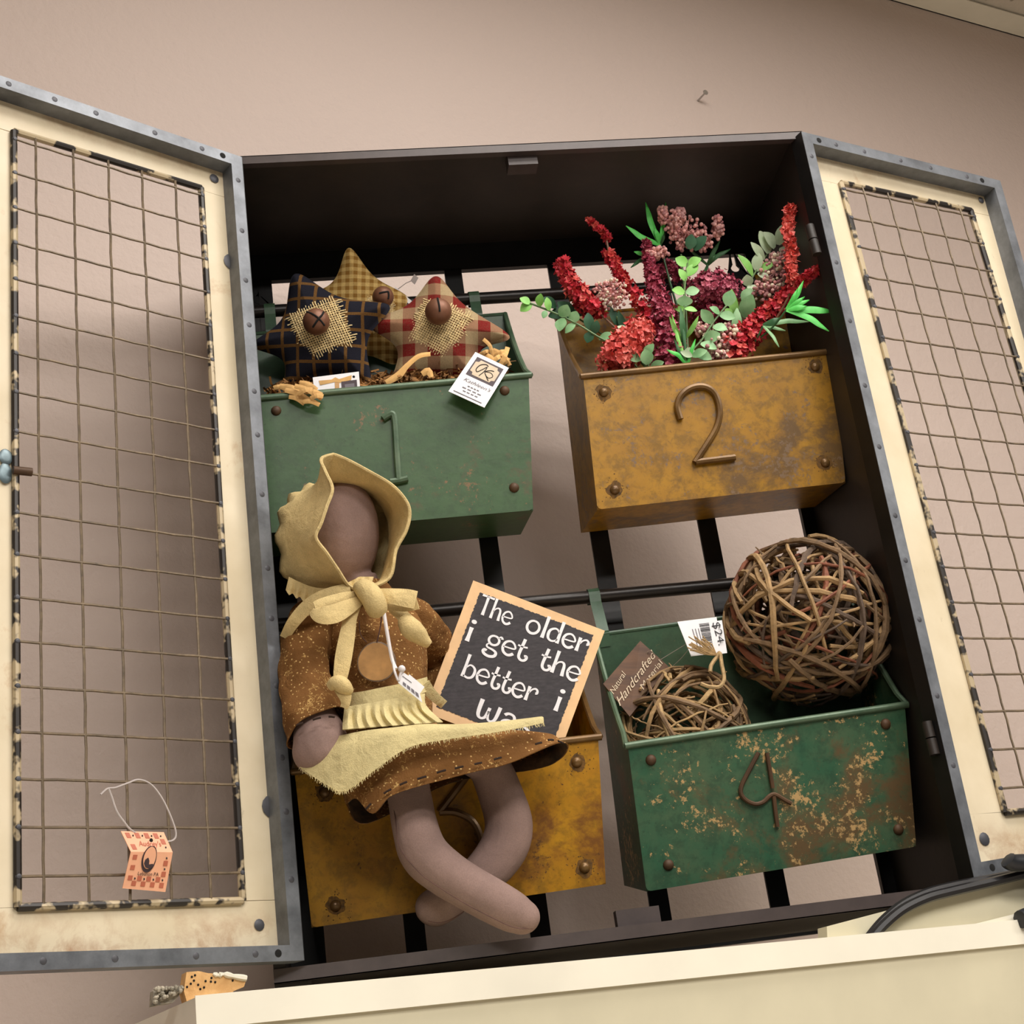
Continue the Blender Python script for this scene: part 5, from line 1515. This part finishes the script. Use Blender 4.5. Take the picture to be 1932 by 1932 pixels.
# ------------------------------------------------------------------ vine balls in bin 4
def vine_ball(label, c, R_, n_out, n_in, seed, mats, r0, cat_='vine ball', sq=1.0):
    t = Thing('vine_ball', label, cat_, c - UP * R_, 'vine balls in the rusty green bin')
    r_ = random.Random(seed)
    for i in range(n_out + n_in):
        ax = V((r_.gauss(0, 1), r_.gauss(0, 1), r_.gauss(0, 1))).normalized()
        u = ax.orthogonal().normalized(); v = ax.cross(u)
        rad = R_ * (r_.uniform(.90, 1.0) if i < n_out else r_.uniform(.45, .88))
        off = r_.uniform(-.45, .45)
        a0 = r_.uniform(0, 6.28); span = r_.uniform(1.2, 3.6) if i < n_out else r_.uniform(1.0, 2.6)
        K = 16
        w1, w2 = r_.uniform(0, 6.28), r_.uniform(.02, .05)
        pts, rs = [], []
        th = r0 * (r_.uniform(.35, .8) if r_.random() < .5 else r_.uniform(.8, 1.3))
        for k in range(K + 1):
            a = a0 + span * k / K
            rr_ = rad * (1 + w2 * math.sin(3 * a + w1) * .6)
            o = off + .10 * math.sin(2 * a + w1)
            q = (u * math.cos(a) + v * math.sin(a)) * math.sqrt(max(0, 1 - o * o)) + ax * o
            q.y *= sq
            pts.append(c + q * min(rr_, R_ * 1.01) + V((r_.gauss(0, 1), r_.gauss(0, 1), r_.gauss(0, 1))) * R_ * .006)
            rs.append(th * (1 + .15 * r_.uniform(-1, 1)) * (1.35 if r_.random() < .07 else 1) * (.6 + .4 * min(1, 4 * min(k, K - k) / K + .3)))
        m_ = mats[min(int(r_.random() * len(mats)), len(mats) - 1)]
        t.part('twig', MB().tube(pts, rs, 6), m_)
    # a few stray ends poking out
    for i in range(10):
        d = V((r_.gauss(0, 1), r_.gauss(0, 1), r_.gauss(0, 1))).normalized()
        p = c + d * R_ * .93
        e = p + (d + V((r_.gauss(0, 1), r_.gauss(0, 1), r_.gauss(0, 1))) * .7).normalized() * R_ * .16
        t.part('twig', MB().tube([p, (p + e) / 2 + d * .002, e], [r0 * .5, r0 * .4, r0 * .25], 5), mats[1])
    return t
cb1 = at(1527, 1170, .088)
R1_ = 160 * pxm(cb1)
vine_ball('large brown vine ball resting in the rusty green bin', cb1, R1_, 100, 120, 4, [M['twig0'], M['twig1'], M['twig1'], M['twig3'], M['twig3'], M['twig2'], M['twig0'], M['twig0'], M['twig1']], .0025)
cb2 = at(1296, 1378, .108)
R2_ = 125 * pxm(cb2)
vb2 = vine_ball('small pale vine ball sunk in the left side of the rusty green bin', cb2, R2_, 80, 60, 12, [M['twig4'], M['twig0'], M['twig0'], M['twig1']], .0022, sq=.78)
# jute loop on the small ball
def tw(path, r=.0019): return MB().tube(catv([at(*p) for p in path], 6), r, 6)
vb2.part('twine_loop', tw([(1340, 1268, .06), (1342, 1255, .062), (1352, 1240, .064), (1358, 1232, .064), (1362, 1255, .060), (1366, 1280, .056), (1358, 1295, .054), (1340, 1296, .052), (1322, 1290, .052)]), M['twine'])
fm = MB(); r_ = random.Random(6)
for i in range(34):
    p0 = at(1352, 1236, .063); a = r_.uniform(-.5, .5)
    e = at(1318 + r_.uniform(-22, 8), 1214 + r_.uniform(-16, 14), .060)
    fm.tube([p0, (p0 + e) / 2 + V((r_.uniform(-.003, .003), 0, r_.uniform(-.003, .003))), e], .0007, 4)
vb2.part('twine_tassel', fm, M['twine'], True, kind='stuff')

# brown card behind the small ball
cdt = Thing('printed_card', 'brown wood print card reading Natural Handcrafted Material beside the small vine ball', 'card', at(1200, 1300, .1))
cd = Card([(1138, 1290, .085), (1208, 1209, .108), (1262, 1258, .108), (1188, 1352, .085)])
cd.th = .0008
cdt.part('card', cd.slab(), M['woodcard'], False)
# text runs up along the long side: u along the card's length
cdt.part('lettering', text_on(cd, 'Natural', 0, 0, 0, .0062, .1, .0005, along=((.02, .36), (.40, .28))), M['plaque_in'], False)
cdt.part('lettering', text_on(cd, 'Handcrafted', 0, 0, 0, .0085, .4, .0005, along=((-.02, .66), (1.02, .56))), M['plaque_in'], False)
cdt.part('lettering', text_on(cd, 'Material', 0, 0, 0, .0062, .1, .0005, along=((.44, .86), (.98, .82))), M['plaque_in'], False)
c_ = cd.p(.93, .42, .0006)
cdt.part('eyelet', MB().tube([c_ + (CR * math.cos(a) + CU * math.sin(a)) * .0034 for a in [2 * math.pi * k / 16 for k in range(16)]], .0005, 5, closed=True), M['bark'])
cdt.part('clear_thread', MB().tube(catv([at(1244, 1246, .104), at(1270, 1230, .09), at(1296, 1214, .075)], 5), .0003, 4), M['plastic'])
cdt.part('clear_thread', MB().tube(catv([at(1268, 1258, .104), at(1285, 1242, .09), at(1300, 1224, .075)], 5), .0003, 4), M['plastic'])
# price tag behind the twine tassel
pt = Thing('price_tag', 'white price tag with barcode and $24 behind the small vine ball', 'tag', at(1325, 1240, .07))
cd = Card([(1278, 1173, .072), (1352, 1164, .072), (1360, 1232, .070), (1304, 1238, .070)])
cd2 = Card([(1330, 1175, .0735), (1362, 1170, .0735), (1372, 1232, .0715), (1340, 1236, .0715)])
pt.part('back_card', cd2.slab(), M['paper'], False)
pt.part('card', cd.slab(), M['paper'], False)
v = .14; r_ = random.Random(8)
while v < .90:
    h = r_.choice((.012, .018, .028))
    pt.part('barcode_bar', cd.rect(.52, v, .78, v + h, .0004), M['ink'], False)
    v += h + r_.choice((.016, .022, .03))
for u_ in (.30, .38, .46):
    pt.part('small_print', cd.rect(u_, .26, u_ + .02, .8, .0004), M['ink_grey'], False)
pt.part('lettering', text_on(cd, '$24.', 0, 0, 0, .0085, .1, .0005, along=((.86, .16), (.96, .80))), M['ink'], False)

# ------------------------------------------------------------------ price tag tied to the doll
dt = Thing('price_tag', 'small white barcode tag on twisted string hanging from the doll bow', 'tag', at(770, 1320, -.06))
dt.part('string', MB().tube(catv([at(724, 1153, -.074), at(728, 1180, -.072), at(734, 1215, -.068), at(740, 1245, -.066), at(747, 1262, -.068)], 5), .0016, 7), M['string'])
dt.part('string', MB().tube(catv([at(742, 1250, -.068), at(744, 1265, -.070), at(752, 1284, -.072), at(756, 1270, -.073), at(764, 1262, -.073)], 5), .0011, 6), M['string'])
dt.part('string_knot', MB().ball(at(758, 1262, -.073), .0032), M['string'])
cd = Card([(764, 1268, -.071), (786, 1278, -.070), (800, 1326, -.068), (749, 1286, -.071)])
cd = Card([(757, 1266, -.072), (786, 1285, -.070), (797, 1326, -.068), (751, 1288, -.072)])
dt.part('card', cd.slab(), M['paper'], False)
cdb = Card([(772, 1272, -.068), (801, 1296, -.066), (790, 1312, -.066), (765, 1290, -.068)])
dt.part('back_card', cdb.slab(), M['paper'], False)
for i in range(4):
    dt.part('barcode_bar', cd.poly([(.18 + .19 * i, .66), (.32 + .19 * i, .66), (.32 + .19 * i, .86), (.18 + .19 * i, .86)], .0004), M['ink_grey'], False)
dt.part('small_print', cd.rect(.12, .28, .62, .33, .0004), M['ink_grey'], False)

# ------------------------------------------------------------------ pink shop tag on the left door
lt = Thing('hang_tag', 'pink checked border shop tag looped on the left door mesh', 'tag', on(280, 1680, nL, hL))
n_ = nL
def onL(x, y, o): return on(x, y, nL, gL[12] + nL * o)
up_ = Quad([onL(228, 1568, .012), onL(309, 1570, .012), onL(326, 1608, .020), onL(247, 1607, .020)], .0006)
lo_ = Quad([onL(247, 1607, .020), onL(326, 1608, .020), onL(312, 1683, .010), onL(231, 1676, .010)], .0006)
lt.part('card', up_.slab(), M['pink'], False); lt.part('card', lo_.slab(), M['pink'], False)
for cd, rows_ in ((up_, 3), (lo_, 6)):
    for j in range(rows_):
        for i in range(8):
            edge_ = i in (0, 7) or (cd is up_ and j == 0) or (cd is lo_ and j >= rows_ - 2)
            if edge_ and (i + j) % 2 == 0:
                u0 = .07 + .108 * i; v0 = .08 + (.84 / rows_) * j
                lt.part('printed_check', cd.rect(u0, v0, u0 + .10, v0 + .76 / rows_, .0003), M['brick'], False)
            elif edge_ and i % 2:
                u0 = .12 + .108 * i; v0 = .08 + (.84 / rows_) * (j + .5)
                c_ = cd.p(u0, v0, .0003)
                lt.part('printed_heart', MB().ell(c_, uL * .0007, nL * .0002, UP * .0009, 6, 4), M['ink'])
lt.part('lettering', text_on(up_, "Audrey's", .26, .80, .72, .26, .25, .0005), M['brick'], False)
lt.part('lettering', text_on(lo_, 'Lebanon PA', .27, .76, .62, .10, .0, .0005), M['ink'], False)
ov = [(.46 + .17 * math.cos(a), .18 + .36 * math.sin(a)) for a in [2 * math.pi * k / 28 for k in range(28)]]
lt.part('printed_oval', MB().prism([lo_.p(u, max(v, -.16), .0004 + (.0004 if v < 0 else 0)) for u, v in ov], nL * -.0002), M['plaque'], False)
lt.part('printed_oval_panel', MB().prism([lo_.p(.46 + (u - .46) * .84, .15 + (v - .18) * .82, .0010) for u, v in ov], nL * -.0002), M['pink'], False)
lt.part('printed_figure', lo_.poly([(.36, .20), (.42, .14), (.46, .22), (.47, .32), (.56, .30), (.58, .36), (.50, .44), (.40, .40), (.35, .30)], .0014), M['plaque'], False)
lt.part('eyelet', MB().ell(up_.p(.60, .44, .0006), uL * .0016, nL * .0003, UP * .0016, 10, 4), M['hole'])
loop = [(282, 1586), (300, 1588), (325, 1586), (332, 1572), (322, 1540), (305, 1505), (285, 1480), (262, 1471), (240, 1478), (218, 1486), (203, 1488), (190, 1499)]
lt.part('plastic_loop', MB().tube(catv([onL(x, y, .012) for x, y in loop], 6), .0008, 6), M['plastic'])
lt.part('plastic_loop', MB().tube(catv([onL(x, y, .012) for x, y in ((205, 1488), (211, 1504), (220, 1530), (235, 1552), (250, 1568), (282, 1586))], 6), .0008, 6), M['plastic'])
